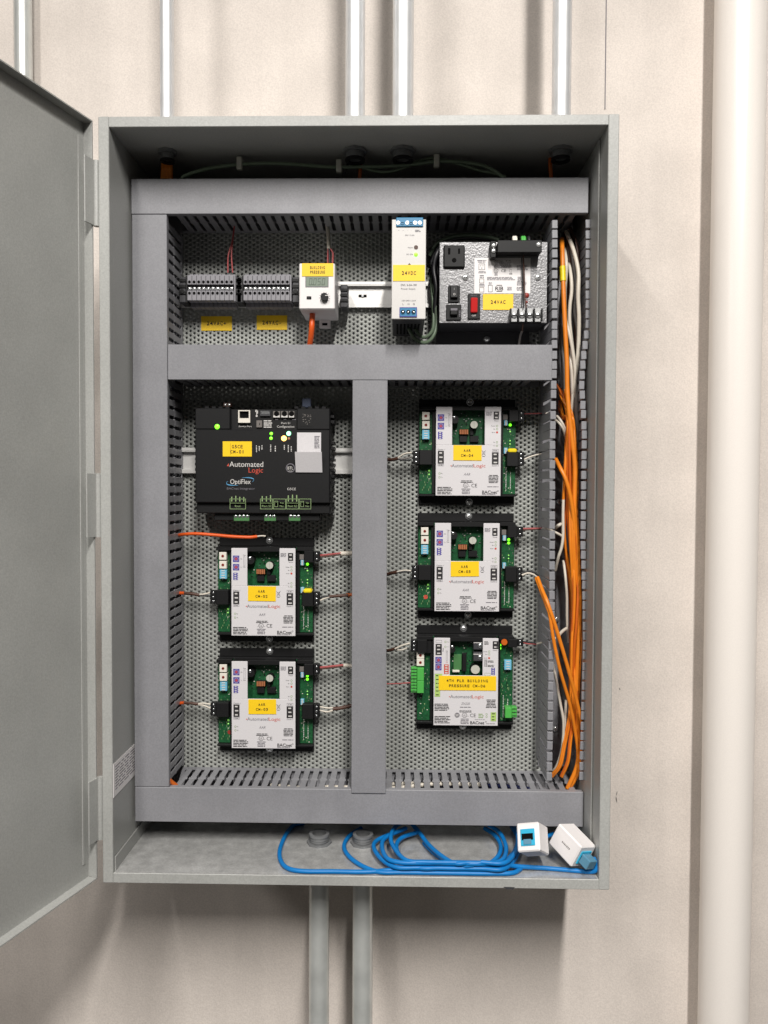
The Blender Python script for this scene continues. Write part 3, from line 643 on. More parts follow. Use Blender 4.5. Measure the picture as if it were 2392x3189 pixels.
# ------------------------------------------------------------------ blue patch cable coil and jack boxes
ZF = -Z0 + T
def fl_(pts, lift=0):
    out = []
    for i, q in enumerate(pts):
        z = ZF + .0034 + lift + (q[2] if len(q) > 2 else 0); s = S(B7, q[0], q[1]); p = atZ(*s, z)
        p.y = min(p.y, .188); p.y = max(p.y, .004); out.append(p)
    return out
r = .0028
gb = 'blue patch cables on the cabinet floor'
def coil(label, pts, lift=0): cable('blue_cable', label, [(fl_(pts, lift), r, 'bluec')], gb, n=10)
coil('blue patch cable with a wide loop stretched toward the door side conduit hole', [(160, 96), (110, 108), (68, 165), (46, 240), (70, 298), (140, 330), (300, 335), (450, 328), (560, 317), (660, 303, .002), (760, 300, .005), (860, 305, .006), (980, 305, .006), (1080, 290, .006), (1150, 230, .006), (1165, 160, .004), (1140, 100, .004)])
coil('blue patch cable loop curling past the second conduit hole', [(430, 120), (375, 155), (349, 205), (375, 255), (440, 300), (520, 330), (620, 345), (760, 346), (900, 346), (1040, 346), (1140, 330), (1180, 310)])
coil('blue patch cable of the coil, its front most low turn', [(560, 150), (500, 180), (490, 215), (530, 270), (600, 310), (700, 338), (860, 338), (1000, 338), (1100, 315), (1160, 250), (1168, 170), (1130, 100)], .006)
coil('blue patch cable of the coil, second turn upward', [(640, 120), (550, 160), (527, 200), (550, 260), (620, 315), (740, 335), (880, 330), (1010, 318), (1090, 270), (1110, 210), (1080, 140), (1030, 105)], .012)
coil('blue patch cable of the coil, high turn arching up to the duct', [(640, 88), (600, 104), (570, 150, .003), (580, 205), (640, 270), (740, 318), (880, 335), (1020, 322), (1110, 280), (1160, 215), (1165, 140), (1150, 95)], .013)
coil('blue patch cable of the coil, inner turn partly hidden', [(690, 140), (620, 165), (595, 205), (620, 260), (700, 305), (800, 320), (900, 318), (1000, 300), (1070, 255), (1085, 200), (1055, 150), (1010, 120)], .006)
coil('blue patch cable strand crossing the middle of the coil diagonally', [(660, 92, .01), (700, 135, .008), (740, 190, .008), (800, 245, .01), (870, 290, .012), (940, 306, .013), (1010, 300, .012)])
coil('thin blue patch cable strand behind the diagonal one', [(725, 190), (770, 235), (830, 272), (900, 296, .008), (960, 300, .01)])
coil('blue patch cable tail running to the fallen jack box', [(1000, 322, .014), (1080, 300, .012), (1150, 298, .004), (1300, 308), (1420, 318), (1500, 324), (1530, 318, .003), (1535, 290, .010), (1522, 262, .018)])
coil('short blue patch cable behind the two jack boxes', [(1280, 170, .012), (1330, 148, .012), (1400, 135, .01), (1455, 132, .01)])
def jack_box(label, px, py, Y, wv, hv, dv, wd, hh, dd, plugged, grp='white surface jack boxes'):
    c = at(px, py, Y)
    wx = V(wv).normalized(); hz = V(hv); hz = (hz - wx * hz.dot(wx)).normalized(); dn = wx.cross(hz); dn = dn if dn.dot(V(dv)) > 0 else -dn
    t = thing('jack_box', label, 'jack box', c, grp)
    fc = c                                  # centre of the jack face
    m = MB(); m.obox(fc + dn * (dd / 2), wx * wd / 2, hz * hh / 2, dn * (dd / 2), 'offwhite', .0016)
    m.build('housing', t)
    m = MB(); jw = wd * .31; jh = hh * .29; o = fc - hz * hh * .02
    m.obox(o - dn * .0004, wx * jw, hz * jh, dn * .0010, 'bluej', .0004)
    m.obox(o - dn * .0016 + hz * jh * .05, wx * jw * .8, hz * jh * .38, dn * .0004, 'dark')
    if not plugged:
        m.obox(o - dn * .0018 - hz * jh * .55, wx * jw * .55, hz * jh * .3, dn * .0006, 'clear')
    m.build('jack', t)
    if plugged:
        m = MB(); m.obox(o - dn * .007, wx * jw * .8, hz * jh * .7, dn * .007, 'clear', .0008); m.build('plug', t)
        m = MB()                                    # faint moulded lettering on the long side
        e = fc + dn * dd * .45 - wx * (wd / 2 + .0002)
        for k, l in enumerate((.0012, .0009, .0013, .0008, .0012, .0010, .0012)):
            m.obox(e + dn * (k - 3) * -.0020 + hz * .001, wx * .0001, hz * .0010, dn * l * .5, 'greyc')
        m.build('lettering', t)
    return t
jack_box('white jack box sitting on the blue coil with an empty blue socket', 1644, 2606, .006, (.0287, -.0150, .0095), (-.0061, .031, .0345), (.012, .045, -.012), .0290, .0330, .029, False)
jack_box('white jack box tipped in the cabinet corner with a plug inserted', 1818, 2668, .012, (.0204, .0163, -.0066), (.0085, -.006, .0256), (-.0227, .035, .0161), .0300, .0300, .041, True)

# ------------------------------------------------------------------ rails
def rail(label, x0, x1, zc):
    t = thing('din_rail', label, 'mounting rail', ((x0 + x1) / 2, YP, zc), 'aluminium mounting rails')
    m = MB(); h = .0175
    m.box(x0, x1, YP - .0022, YP - .0012, zc - .0125, zc + .0125, 'rail')
    for s in (-1, 1):
        m.box(x0, x1, YP - .0085, YP - .0023, zc + s * .0125 - .0005, zc + s * .0125 + .0005, 'rail')
        a, e = sorted((zc + s * .0131, zc + s * h)); m.box(x0, x1, YP - .0090, YP - .0080, a, e, 'rail', .0003)
    m.build('profile', t)
    return t
zr = at(1200, 917.5, YP - .008).z
dr = rail('aluminium mounting rail behind the terminal blocks and power supply', at(555, 917, YP).x, at(1346, 917, YP).x, zr)
c = at(*S(C4, 160, 649), YP - .0024)
m = MB(); m.box(c.x - .0055, c.x + .0055, YP - .0026, YP - .0023, c.z - .0018, c.z + .0018, 'dark'); m.cyl((c.x, YP - .0042, c.z), (0, .0017, 0), .0016, 'zinc', 10); m.build('slot', dr)
zr2 = at(800, 1435, YP - .008).z
rail('aluminium mounting rail behind the black integrator unit', at(572, 1435, YP).x, at(1100, 1435, YP).x, zr2)

# ------------------------------------------------------------------ label tapes and print
def tape(parent, x0, x1, z0, z1, y, rows, h, mono, name='label_tape', dx=0):
    m = MB(); m.box(x0, x1, y, y + .0004, z0, z1, 'yellow')
    n = len(rows); pit = (z1 - z0) / (n + .9) if n > 1 else 0
    for i, tx in enumerate(rows):
        m.text(tx, (x0 + x1) / 2 + dx, (z0 + z1) / 2 + (n - 1) * pit / 2 - i * pit, h, y - .0003, 'inkbrown', mono=mono)
    return m.build(name, parent)
for lb, tx, (x0, y0, x1, y1) in (('yellow printed tape on the plate under the first terminal block', '24VAC+', (392, 922, 648, 1042)), ('yellow printed tape on the plate under the second terminal block', '24VAC-', (855, 915, 1108, 1035))):
    a = rect(C3, x0, y0, x1, y1, YP - .001)
    t = thing('label_tape', lb, 'label', ((a[0] + a[1]) / 2, YP - .0006, (a[2] + a[3]) / 2), 'yellow tapes under the terminal blocks')
    m = MB(); m.box(a[0], a[1], YP - .0009, YP - .0004, a[2], a[3], 'yellow'); m.build('tape', t)
    m = MB(); m.text(tx, (a[0] + a[1]) / 2, (a[2] + a[3]) / 2, .0052, YP - .0012, 'inkbrown', mono=.0046); m.build('lettering', t)

# ------------------------------------------------------------------ terminal blocks
def terminal_block(label, x0, x1):
    a = rect(C3, x0, 563, x1, 775, .098)
    xs0, xs1, z0, z1 = a; n = 10; pw = (xs1 - xs0 - .0022) / n; zc = (z0 + z1) / 2; H = z1 - z0
    t = thing('terminal_block', label, 'terminal block', ((xs0 + xs1) / 2, YP, zc), 'grey terminal blocks')
    m = MB(); hw = pw / 2 - .00018
    m.box(-hw, hw, .108, .1375, -H * .5, -H * .11, 'termgrey', .0004)
    m.box(-hw, hw, .108, .1375, H * .13, H * .5, 'termgrey', .0004)
    m.box(-hw, hw, .114, .1380, -H * .105, H * .125, 'termgrey')
    m.box(-hw, hw, .124, .1382, -H * .66, -H * .51, 'termgrey', .0004); m.box(-hw, hw, .118, .1382, H * .51, H * .62, 'termgrey', .0004)
    for zz in (H * .235, -H * .21): m.cyl((0, .1074, zz), (0, .0004, 0), pw * .30, 'dark', 12)
    me = m.mesh('terminal')
    m = MB(); m.box(-hw * .8, hw * .8, .1095, .1139, -H * .09, H * .05, 'zinc', .0004); m.dome((0, .1094, -H * .02), (0, -1, 0), pw * .33, .0012, 'chrome', 10); ms = m.mesh('clamp_screw')
    for k in range(n):
        o = bpy.data.objects.new('terminal', me); COL.objects.link(o); o.parent = t
        o.location = (xs0 + pw * (k + .5) - wloc(t).x, -YP, 0)
        s = bpy.data.objects.new('clamp_screw', ms); COL.objects.link(s); s.parent = o
    m = MB(); m.box(xs1 - .002, xs1, .1085, .1375, z0 - .001, z1 + .0005, 'termgrey', .0004); m.build('end_plate', t); m = MB(); m.box(xs0 - .0022, xs0 - .0002, .11, .1375, z0 - .002, z1, 'black2'); m.build('end_plate', t)
    for ex in (xs0 - .0115, xs1 + .0008):
        m = MB(); m.box(ex, ex + .0085, .112, .1375, zc - H * .55, zc + H * .46, 'dkgrey', .0008)
        for zz in (.26, .02, -.24): m.box(ex - .0003, ex + .0088, .1105, .1119, zc + H * zz, zc + H * (zz + .12), 'black', .0004)
        m.cyl((ex + .0042, .1095, zc - H * .12), (0, .0015, 0), .0028, 'black', 10)
        m.build('end_stop', t)
    return t
terminal_block('grey ten way terminal block beside the tall duct', 258, 664)
terminal_block('grey ten way terminal block beside the white pressure sensor', 730, 1135)

# ------------------------------------------------------------------ pressure sensor
def sensor():
    y = .071; a = rect(CS, 92, 155, 972, 1285, y); x0, x1, z0, z1 = a
    t = thing('pressure_sensor', 'white pressure sensor with a small display and a black dial', 'sensor', ((x0 + x1) / 2, YP, (z0 + z1) / 2))
    q = lambda px, py: (rect(CS, px, py, px + 1, py + 1, y)[0], rect(CS, px, py, px + 1, py + 1, y)[3])
    m = MB(); m.box(x0, x1, y, .108, z0, z1, 'offwhite', .0012); m.box(x0 + .0006, x1 - .0006, .1081, .138, z0, z1 - .001, 'offwhite', .001); m.build('housing', t)
    b = rect(CS, 255, 486, 808, 738, y)
    m = MB(); m.box(b[0], b[1], y - .0002, y + .001, b[2], b[3], 'lcd'); m.frame(b[0] - .0004, b[1] + .0004, b[2] - .0004, b[3] + .0008, .0009, y - .0004, 'inkgrey')
    hh = b[3] - b[2]
    def seg(ch, xc, w, h, zc, sl=.12):
        on = {'0': 'abcdef', '3': 'abgcd', '5': 'afgcd', '.': 'p', '8': 'abcdefg'}[ch]; th = h * .11
        R = {'a': (-w, w, h - th, h), 'd': (-w, w, -h, -h + th), 'g': (-w, w, -th / 2, th / 2), 'f': (-w, -w + th, 0, h), 'e': (-w, -w + th, -h, 0), 'b': (w - th, w, 0, h), 'c': (w - th, w, -h, 0), 'p': (-th, th, -h, -h + 2 * th)}
        for k in on:
            r_ = R[k]; m.add([V((xc + u + v * sl, y - .0004, zc + v)) for u, v in ((r_[0], r_[2]), (r_[1], r_[2]), (r_[1], r_[3]), (r_[0], r_[3]))], [(0, 1, 2, 3)], 'lcdink')
    for k, ch in enumerate('0050'): seg(ch, b[0] + (b[1] - b[0]) * (.22 + .19 * k), hh * .135, hh * .32, (b[2] + b[3]) / 2)
    seg('.', b[0] + (b[1] - b[0]) * .315, hh * .1, hh * .32, (b[2] + b[3]) / 2)
    m.build('display', t)
    b = rect(CS, 278, 972, 392, 1040, y); m = MB(); m.box(b[0], b[1], y - .0012, y + .001, b[2], b[3], 'black2', .0004); m.build('push_button', t)
    dx, dz = q(722, 1000); m = MB(); m.cyl((dx, y + .001, dz), (0, -.006, 0), .0049, 'black2', 18); m.box(dx + .001, dx + .0045, y - .0056, y - .0048, dz + .0008, dz + .0018, 'inkwhite')
    for k in range(10):
        an = math.radians(-40 + k * 28); e = V((math.cos(an), 0, math.sin(an))); pr = V((-e.z, 0, e.x)) * .00018; cc_ = V((dx, y - .0003, dz))
        m.add([cc_ + e * .0055 - pr, cc_ + e * .0072 - pr, cc_ + e * .0072 + pr, cc_ + e * .0055 + pr], [(0, 1, 2, 3)], 'inkgrey')
    m.build('dial', t)
    b = rect(CS, 160, 160, 935, 480, y); tape(t, b[0], b[1], b[2], b[3], y - .0006, ['BUILDING', 'PRESSURE'], .0038, .0024)
    m = MB(); m.box(x0 + .029, x1 - .0005, .09, .105, z1 + .0001, z1 + .0028, 'gconn', .0004); m.build('plug_connector', t)
    xm = x0 + (x1 - x0) * .59; m = MB(); m.box(xm - .0075, xm + .0075, .132, .1378, z0 - .011, z0 - .0001, 'offwhite', .0005); m.box(xm - .0035, xm + .0035, .1315, .132, z0 - .0075, z0 - .0045, 'dark'); m.build('release_tab', t)
    m = MB()
    ex = x1 + .004
    m.box(ex, ex + .0095, .112, .1375, z0 + .012, z1 - .016, 'dkgrey', .0008)
    for zz in (.75, .5, .25): m.box(ex - .0004, ex + .0099, .1105, .1119, z0 + .012 + (z1 - z0 - .03) * zz, z0 + .012 + (z1 - z0 - .03) * zz + .0035, 'black', .0004)
    m.build('end_stop', t)
sensor()

# ------------------------------------------------------------------ 24 V power supply
def psu():
    y = .030; a = rect(CP4, 58, 75, 660, 1835, y); x0, x1, z0, z1 = a; xc = (x0 + x1) / 2
    t = thing('power_supply', 'slim light grey power supply with blue terminals and yellow tape', 'power supply', (xc, YP, (z0 + z1) / 2))
    R = lambda *p, yy=y: rect(CP4, *p, yy)
    m = MB(); m.box(x0, x1, y, y + .002, z0, z1, 'psu', .0006); m.box(x0 + .0006, x1 - .0006, y + .0021, .137, z0 + .0004, z1 - .0004, 'dkgrey', .0008)
    for k in range(7): m.box(x0 + .006 + k * .0045, x0 + .008 + k * .0045, .06, .12, z0 - .0002, z0 + .0003, 'dark')
    m.build('case', t)
    b = R(135, 62, 612, 208); m = MB(); m.box(b[0], b[1], y - .0018, y + .002, b[2], b[3] + .001, 'blueconn', .0006)
    for px in (172, 245, 330, 400, 470, 552):
        c = R(px, 143, px + 1, 144); m.cyl((c[0], y - .0019, c[2]), (0, -.0006, 0), .0023, 'zinc' if px not in (245, 400) else 'blueconn', 12); m.box(c[0] - .0016, c[0] + .0016, y - .0027, y - .0025, c[2] - .0003, c[2] + .0003, 'dark')
    m.build('output_terminals', t)
    b = R(195, 1632, 502, 1798); m = MB(); m.box(b[0], b[1], y - .0014, y + .002, b[2], b[3], 'blueconn', .0006); m.frame(b[0], b[1], b[2], b[3], .0008, y - .0016, 'inkpurple')
    for px in (255, 350, 442):
        c = R(px, 1715, px + 1, 1716); m.cyl((c[0], y - .0016, c[2]), (0, .001, 0), .0027, 'dark', 14); m.ring((c[0], y - .0019, c[2]), (0, .0006, 0), .0025, .0030, 'blueconn', 14); m.dome((c[0], y - .0014, c[2]), (0, -1, 0), .0014, .0006, 'zinc', 8)
    m.build('input_terminals', t)
    m = MB(); yy = y - .0003
    def tx(s, px, py, h, **k): c = R(px, py, px + 1, py + 1); m.text(s, c[0], c[2], h, yy, k.pop('m', 'inkgrey'), **k)
    for s, px in (('+', 182), ('+', 258), ('-', 335), ('-', 402)): tx(s, px, 268, .0018)
    tx('24V / 2.5A', 375, 352, .0018, width=.0112); tx('Adjust', 385, 570, .0017, width=.006); tx('DC ON', 372, 690, .0017, width=.0075)
    tx('DVL 2-24-100', 358, 1232, .0024, width=.019, m='ink'); tx('Power Supply', 350, 1298, .0020, width=.0175)
    tx('100-240V~2.5A', 360, 1508, .0018, width=.0172)
    for s, px in (('L', 258), ('N', 355), ('G', 448)): tx(s, px, 1568, .0024)
    b = R(470, 255, 575, 300); m.lines(b[0], b[1], b[2], b[3], 2, yy, 'inkgrey')
    b = R(340, 848, 398, 880); m.add([V((b[0], yy, b[2])), V((b[1], yy, b[2])), V(((b[0] + b[1]) / 2, yy, b[3]))], [(0, 1, 2)], 'inkbrown')
    m.build('print', t)
    c = R(486, 568, 487, 569); m = MB(); m.ring((c[0], y - .0004, c[2]), (0, .0012, 0), .0019, .0025, 'brown', 16); m.cyl((c[0], y - .0002, c[2]), (0, .0004, 0), .0019, 'brown', 14); m.build('adjustment_screw', t)
    c = R(484, 696, 485, 697); m = MB(); m.dome((c[0], y + .0001, c[2]), (0, -1, 0), .0025, .0016, 'ledg', 14); m.build('indicator_light', t)
    b = R(80, 880, 642, 1165); tape(t, b[0], b[1], b[2], b[3], y - .0006, ['24VDC'], .0044, .0036)
psu()

# ------------------------------------------------------------------ transformer
def transformer():
    y = .085; a = rect(CT, 40, 62, 1586, 1225, y); x0, x1, z0, z1 = a
    t = thing('transformer_panel', 'silver hammered transformer panel with a power outlet and switches', 'transformer', ((x0 + x1) / 2, YP, (z0 + z1) / 2))
    R = lambda *p, yy=y: rect(CT, *p, yy)
    m = MB(); m.box(x0, x1, y, y + .0015, z0, z1, 'hammer', .0005); m.box(x0 + .0008, x1 - .0008, y + .0016, .1455, z0 + .0004, z1 - .0004, 'dkgrey', .0005)
    m.build('case', t)
    c = R(720, 1455, 721, 1456, yy=YP - .003)
    m = MB(); m.box(x0 - .001, x1 - .012, YP - .0028, YP - .0006, z0 - .024, z0 + .012, 'dkgrey', .0004)
    m.build('mounting_foot', t)
    m = MB(); m.dome((c[0], YP - .003, c[2]), (0, -1, 0), .0046, .003, 'chrome', 14); m.build('mounting_screw', t)
    for px, py in ((411, 572), (1449, 572)):
        c = R(px, py, px + 1, py + 1); m = MB(); m.dome((c[0], y + .0001, c[2]), (0, -1, 0), .0043, .0026, 'chrome', 14); m.box(c[0] - .0022, c[0] + .0022, y - .0027, y - .0023, c[2] - .0003, c[2] + .0003, 'dark'); m.build('panel_screw', t)
    b = R(95, 118, 402, 440); m = MB(); m.box(b[0], b[1], y - .004, y, b[2], b[3], 'black2', .0014)
    w_, h_ = b[1] - b[0], b[3] - b[2]
    m.box(b[0] + w_ * .21, b[0] + w_ * .32, y - .0043, y - .004, b[2] + h_ * .58, b[2] + h_ * .86, 'dark'); m.box(b[0] + w_ * .68, b[0] + w_ * .77, y - .0043, y - .004, b[2] + h_ * .61, b[2] + h_ * .84, 'dark')
    m.cyl((b[0] + w_ * .5, y - .0043, b[2] + h_ * .32), (0, .0003, 0), w_ * .105, 'dark', 14)
    m.build('power_outlet', t)
    b = R(163, 690, 332, 932); m = MB(); m.box(b[0], b[1], y - .0022, y, b[2], b[3], 'black2', .0006); m.obox(((b[0] + b[1]) / 2, y - .004, (b[2] + b[3]) / 2 + .002), ((b[1] - b[0]) * .31, 0, 0), (0, .002, 0), (0, .0004, (b[3] - b[2]) * .36), 'black', .0006)
    xm = (b[0] + b[1]) / 2; zm = (b[2] + b[3]) / 2; m.text('I', xm, zm + .0052, .0024, y - .0066, 'inkwhite'); m.disc(xm, zm - .0016, .0014, y - .0066, 'inkwhite', 14, .0009); m.build('rocker_switch', t)
    b = R(135, 965, 352, 1188); m = MB(); m.box(b[0], b[1], y - .0022, y, b[2], b[3], 'black2', .0006); w_ = b[1] - b[0]; h_ = b[3] - b[2]
    m.box(b[0] + w_ * .25, b[0] + w_ * .75, y - .007, y - .0023, b[2] + h_ * .28, b[2] + h_ * .72, 'black', .001); m.box(b[0] + w_ * .28, b[0] + w_ * .72, y - .0074, y - .0071, b[2] + h_ * .56, b[2] + h_ * .70, 'inkgrey')
    m.lines(b[0] + w_ * .84, b[0] + w_ * .96, b[2] + h_ * .2, b[2] + h_ * .62, 4, y - .0026, 'inkgrey'); m.build('breaker_button', t)
    b = R(445, 810, 622, 1172); m = MB(); m.box(b[0], b[1], y - .0024, y, b[2], b[3], 'black2', .0006); xm = (b[0] + b[1]) / 2
    m.text('RESET', xm, b[3] - .0024, .0017, y - .0027, 'inkgrey', width=.0086); m.text('OFF', xm, b[2] + .0042, .0022, y - .0027, 'inkwhite', width=.0054); m.build('breaker_switch', t)
    b = R(485, 880, 580, 1085); m = MB(); m.obox(((b[0] + b[1]) / 2, y - .0045, (b[2] + b[3]) / 2), ((b[1] - b[0]) / 2, 0, 0), (0, .002, 0), (0, -.0010, (b[3] - b[2]) / 2), 'red', .0008)
    m.plane(b[0], b[1], b[3] - .0042, b[3] - .0022, y - .0060, 'inkwhite'); m.build('red_rocker', t)
    # printed label
    b = R(540, 292, 1345, 802); m = MB(); m.box(b[0], b[1], y - .0004, y - .0001, b[2], b[3], 'offwhite', .00009); yy = y - .0006
    m.build('printed_label', t); m = MB()
    def fr(*p, th=.0005, mt='ink'): q = R(*p); m.frame(q[0], q[1], q[2], q[3], th, yy, mt)
    def ln(rows, *p, mt='inkgrey', al='c'): q = R(*p); m.lines(q[0], q[1], q[2], q[3], rows, yy, mt, al)
    def tx(s, px, py, h, **k): c = R(px, py, px + 1, py + 1); m.text(s, c[0], c[2], h, yy, k.pop('m', 'inkgrey'), **k)
    fr(603, 375, 693, 465); q = R(603, 375, 693, 465); w_ = q[1] - q[0]
    for f in (.3, .64): m.plane(q[0] + w_ * f, q[0] + w_ * (f + .07), q[2] + w_ * .55, q[2] + w_ * .8, yy, 'ink')
    m.disc(q[0] + w_ * .5, q[2] + w_ * .3, w_ * .08, yy, 'ink')
    fr(612, 590, 680, 655, mt='inkbrown'); fr(612, 715, 680, 785, mt='inkbrown'); fr(738, 682, 800, 782)
    ln(2, 580, 318, 715, 362); ln(2, 592, 480, 712, 515); ln(2, 612, 535, 682, 582); ln(2, 605, 660, 690, 706); ln(2, 740, 640, 800, 675)
    tx('PSH100AB10', 945, 335, .0021, width=.0200, m='ink'); ln(5, 815, 355, 1080, 442); ln(3, 722, 562, 1165, 615, al='l')
    tx('CE', 960, 475, .0034, width=.0060, m='ink'); c = R(850, 475, 851, 476); m.disc(c[0], c[2], .0028, yy, 'ink', 18, .0024); m.text('UL', c[0], c[2], .0023, yy, 'ink', width=.0029); ln(3, 825, 500, 880, 548)
    m.plane(*R(1040, 516, 1085, 528), yy, 'ink'); fr(1045, 455, 1078, 500, th=.0003, mt='inkgrey')
    tx('RIB', 898, 728, .0050, width=.0104, m='ink', bold=.02); m.plane(*R(858, 680, 940, 690), yy, 'ink'); m.plane(*R(858, 768, 940, 778), yy, 'ink')
    ln(6, 1150, 395, 1310, 470, al='l'); ln(5, 1160, 560, 1230, 640, al='l'); ln(4, 1150, 630, 1310, 690, al='l'); ln(4, 1010, 705, 1080, 760); ln(3, 1140, 705, 1240, 765)
    m.build('print', t)
    b = R(663, 812, 1098, 1038); tape(t, b[0], b[1], b[2], b[3], y - .0009, ['24VAC'], .0046, .0040)
    # cover over the high voltage terminals, projecting from the panel
    yc = .062; b = rect(CT, 872, 20, 1512, 212, yc)
    m = MB(); m.box(b[0], b[1], yc, yc + .002, b[2], b[3] - .001, 'black2', .0008); m.box(b[0], b[1], yc + .0021, y - .0005, b[2] + .002, b[2] + .004, 'black2'); m.box(b[0] + .001, b[1] - .001, yc + .0021, y - .0005, b[3] - .008, b[3] - .002, 'black2')
    m.build('terminal_cover', t)
    m = MB(); m.box(b[0] - .0075, b[0] - .0003, .072, y - .0005, b[2] - .003, b[3] + .001, 'black2', .0006)
    m.build('strip_end', t)
    for zz in (.7, .3): m = MB(); m.dome((b[0] - .0035, .0719, b[2] + (b[3] - b[2]) * zz), (0, -1, 0), .0032, .002, 'chrome', 12); m.build('terminal_screw', t)
    m = MB()
    for px, mt in ((1115, 'ivory'), (1140, 'ivory'), (1240, 'gconn'), (1265, 'gconn'), (1330, 'blk')):
        c = at(*S(CT, px, 22), .072); m.tube([c + V((0, 0, -.006)), c + V((0, .004, .003)), c + V((.001, .012, .004))], .0023, mt, 8)
    m.build('wire_end', t)
    c = at(*S(CT, 1465, 100), yc); m = MB(); m.dome((c.x, yc, c.z), (0, -1, 0), .0034, .002, 'chrome', 12); m.build('cover_screw', t)
    # low voltage screw strip
    ys = .074; b = rect(CT, 1060, 1030, 1512, 1190, ys); m = MB(); m.box(b[0], b[1], ys + .0035, y - .0003, b[2] - .002, b[3], 'black2', .0006); n = 4; w_ = (b[1] - b[0]) / n
    for k in range(n + 1): m.box(b[0] + k * w_ - .0008, b[0] + k * w_ + .0008, ys - .0015, ys + .0034, b[2], b[3] + .001, 'black2')
    m.build('terminal_strip', t)
    for k in range(n):
        m = MB(); xc = b[0] + (k + .5) * w_; zc = (b[2] + b[3]) / 2; m.box(xc - w_ * .36, xc + w_ * .36, ys + .002, ys + .0034, zc - .008, zc + .009, 'chrome', .0003); m.dome((xc, ys + .0018, zc), (0, -1, 0), .0042, .0024, 'chrome', 12); m.box(xc - .003, xc + .003, ys - .0012, ys - .0004, zc - .0005, zc + .0005, 'dark'); m.build('terminal_screw', t)
    for px, py, rr, mt in ((1288, 828, .0036, 'redm'), (1290, 925, .0018, 'redm'), (1292, 962, .0016, 'white')):
        c = R(px, py, px + 1, py + 1); m = MB(); m.dome((c[0], y + .0002, c[2]), (0, -1, 0), rr, .002, mt, 12); m.build('indicator_light', t)
transformer()
cable('thin_wire', 'thin black wire crossing the transformer label down to the screw strip', [(P_(CT, [(1222, 250, .075), (1222, 330, .079), (1230, 550, .08), (1238, 800, .08), (1245, 1010, .073)]), .0008, 'blk')], 'thin wires in front of the transformer', 'wire', 6)
cable('thin_wire', 'thin brown wire beside the black one crossing the transformer label', [(P_(CT, [(1245, 250, .075), (1248, 360, .079), (1256, 560, .08), (1262, 800, .08), (1285, 1010, .073)]), .0009, 'brown')], 'thin wires in front of the transformer', 'wire', 6)
cable('thin_wire', 'thin wire hanging below the screw strip, brown turning grey', [(P_(CT, [(1245, 1180, .08), (1238, 1250, .082), (1228, 1340, .09)]), .0010, 'brown'), (P_(CT, [(1226, 1335, .09), (1200, 1420, .10), (1180, 1550, .11)]), .0016, 'greyc')], 'thin wires in front of the transformer', 'wire', 6)

# ------------------------------------------------------------------ controllers with a white cover (local metres; x right, z up, y = 0 on the plate)
K = .001
def mm(crop_c, px, py, k=6.465): return ((px - crop_c[0]) / k * K, (crop_c[1] - py) / k * K)
def rq(cc_, x0, y0, x1, y1): a = mm(cc_, x0, y1); b = mm(cc_, x1, y0); return a[0], b[0], a[1], b[1]
CW, CH = .0432, .0592
YC = -.030
def led(parent, x, z, y, mt, r=.0013, name='indicator_light'):
    m = MB(); m.dome((x, y, z), (0, -1, 0), r, r * .8, mt, 10); return m.build(name, parent, local=True)
def connector(parent, x0, x1, z0, z1, side, n, y0=-.027, name='terminal_connector'):
    """black pluggable connector on the board edge, its screw plug reaching outward"""
    m = MB(); m.box(x0, x1, y0, -.0145, z0, z1, 'black', .0006)
    px0, px1 = (x0 - .0085, x0 - .0002) if side < 0 else (x1 + .0002, x1 + .0085)
    m.box(px0, px1, y0 + .003, -.015, z0 + .001, z1 - .001, 'black', .0006)
    for k in range(n):
        z = z0 + .001 + (z1 - z0 - .002) * (k + .5) / n; xc = (px0 + px1) / 2
        m.dome((xc, y0 + .0032, z), (0, -1, 0), .0015, .0005, 'zinc', 8)
    return m.build(name, parent, local=True)
def small_box(parent, name, x0, x1, z0, z1, y0, mt, y1=-.0145, bev=.0004):
    m = MB(); m.box(x0, x1, y0, y1, z0, z1, mt, bev); return m.build(name, parent, local=True)
def rotary(parent, x0, x1, z0, z1, y0=-.0225):
    m = MB(); m.box(x0, x1, y0, -.0145, z0, z1, 'ivory', .0004); xc, zc = (x0 + x1) / 2, (z0 + z1) / 2
    m.cyl((xc, y0 - .0003, zc), (0, .0004, 0), .0019, 'redm', 12); m.box(xc - .0016, xc + .0016, y0 - .0005, y0 - .0003, zc - .0003, zc + .0003, 'dark'); return m.build('rotary_switch', parent, local=True)
def dip(parent, x0, x1, z0, z1, mt='cyan', y0=-.021):
    m = MB(); m.box(x0, x1, y0, -.0145, z0, z1, mt, .0004); n = 4
    for k in range(n):
        z = z0 + (z1 - z0) * (k + .5) / n; m.box(x0 + (x1 - x0) * .25, x0 + (x1 - x0) * .75, y0 - .0004, y0 - .0001, z - .0006, z + .0006, 'inkwhite')
    return m.build('dip_switch', parent, local=True)
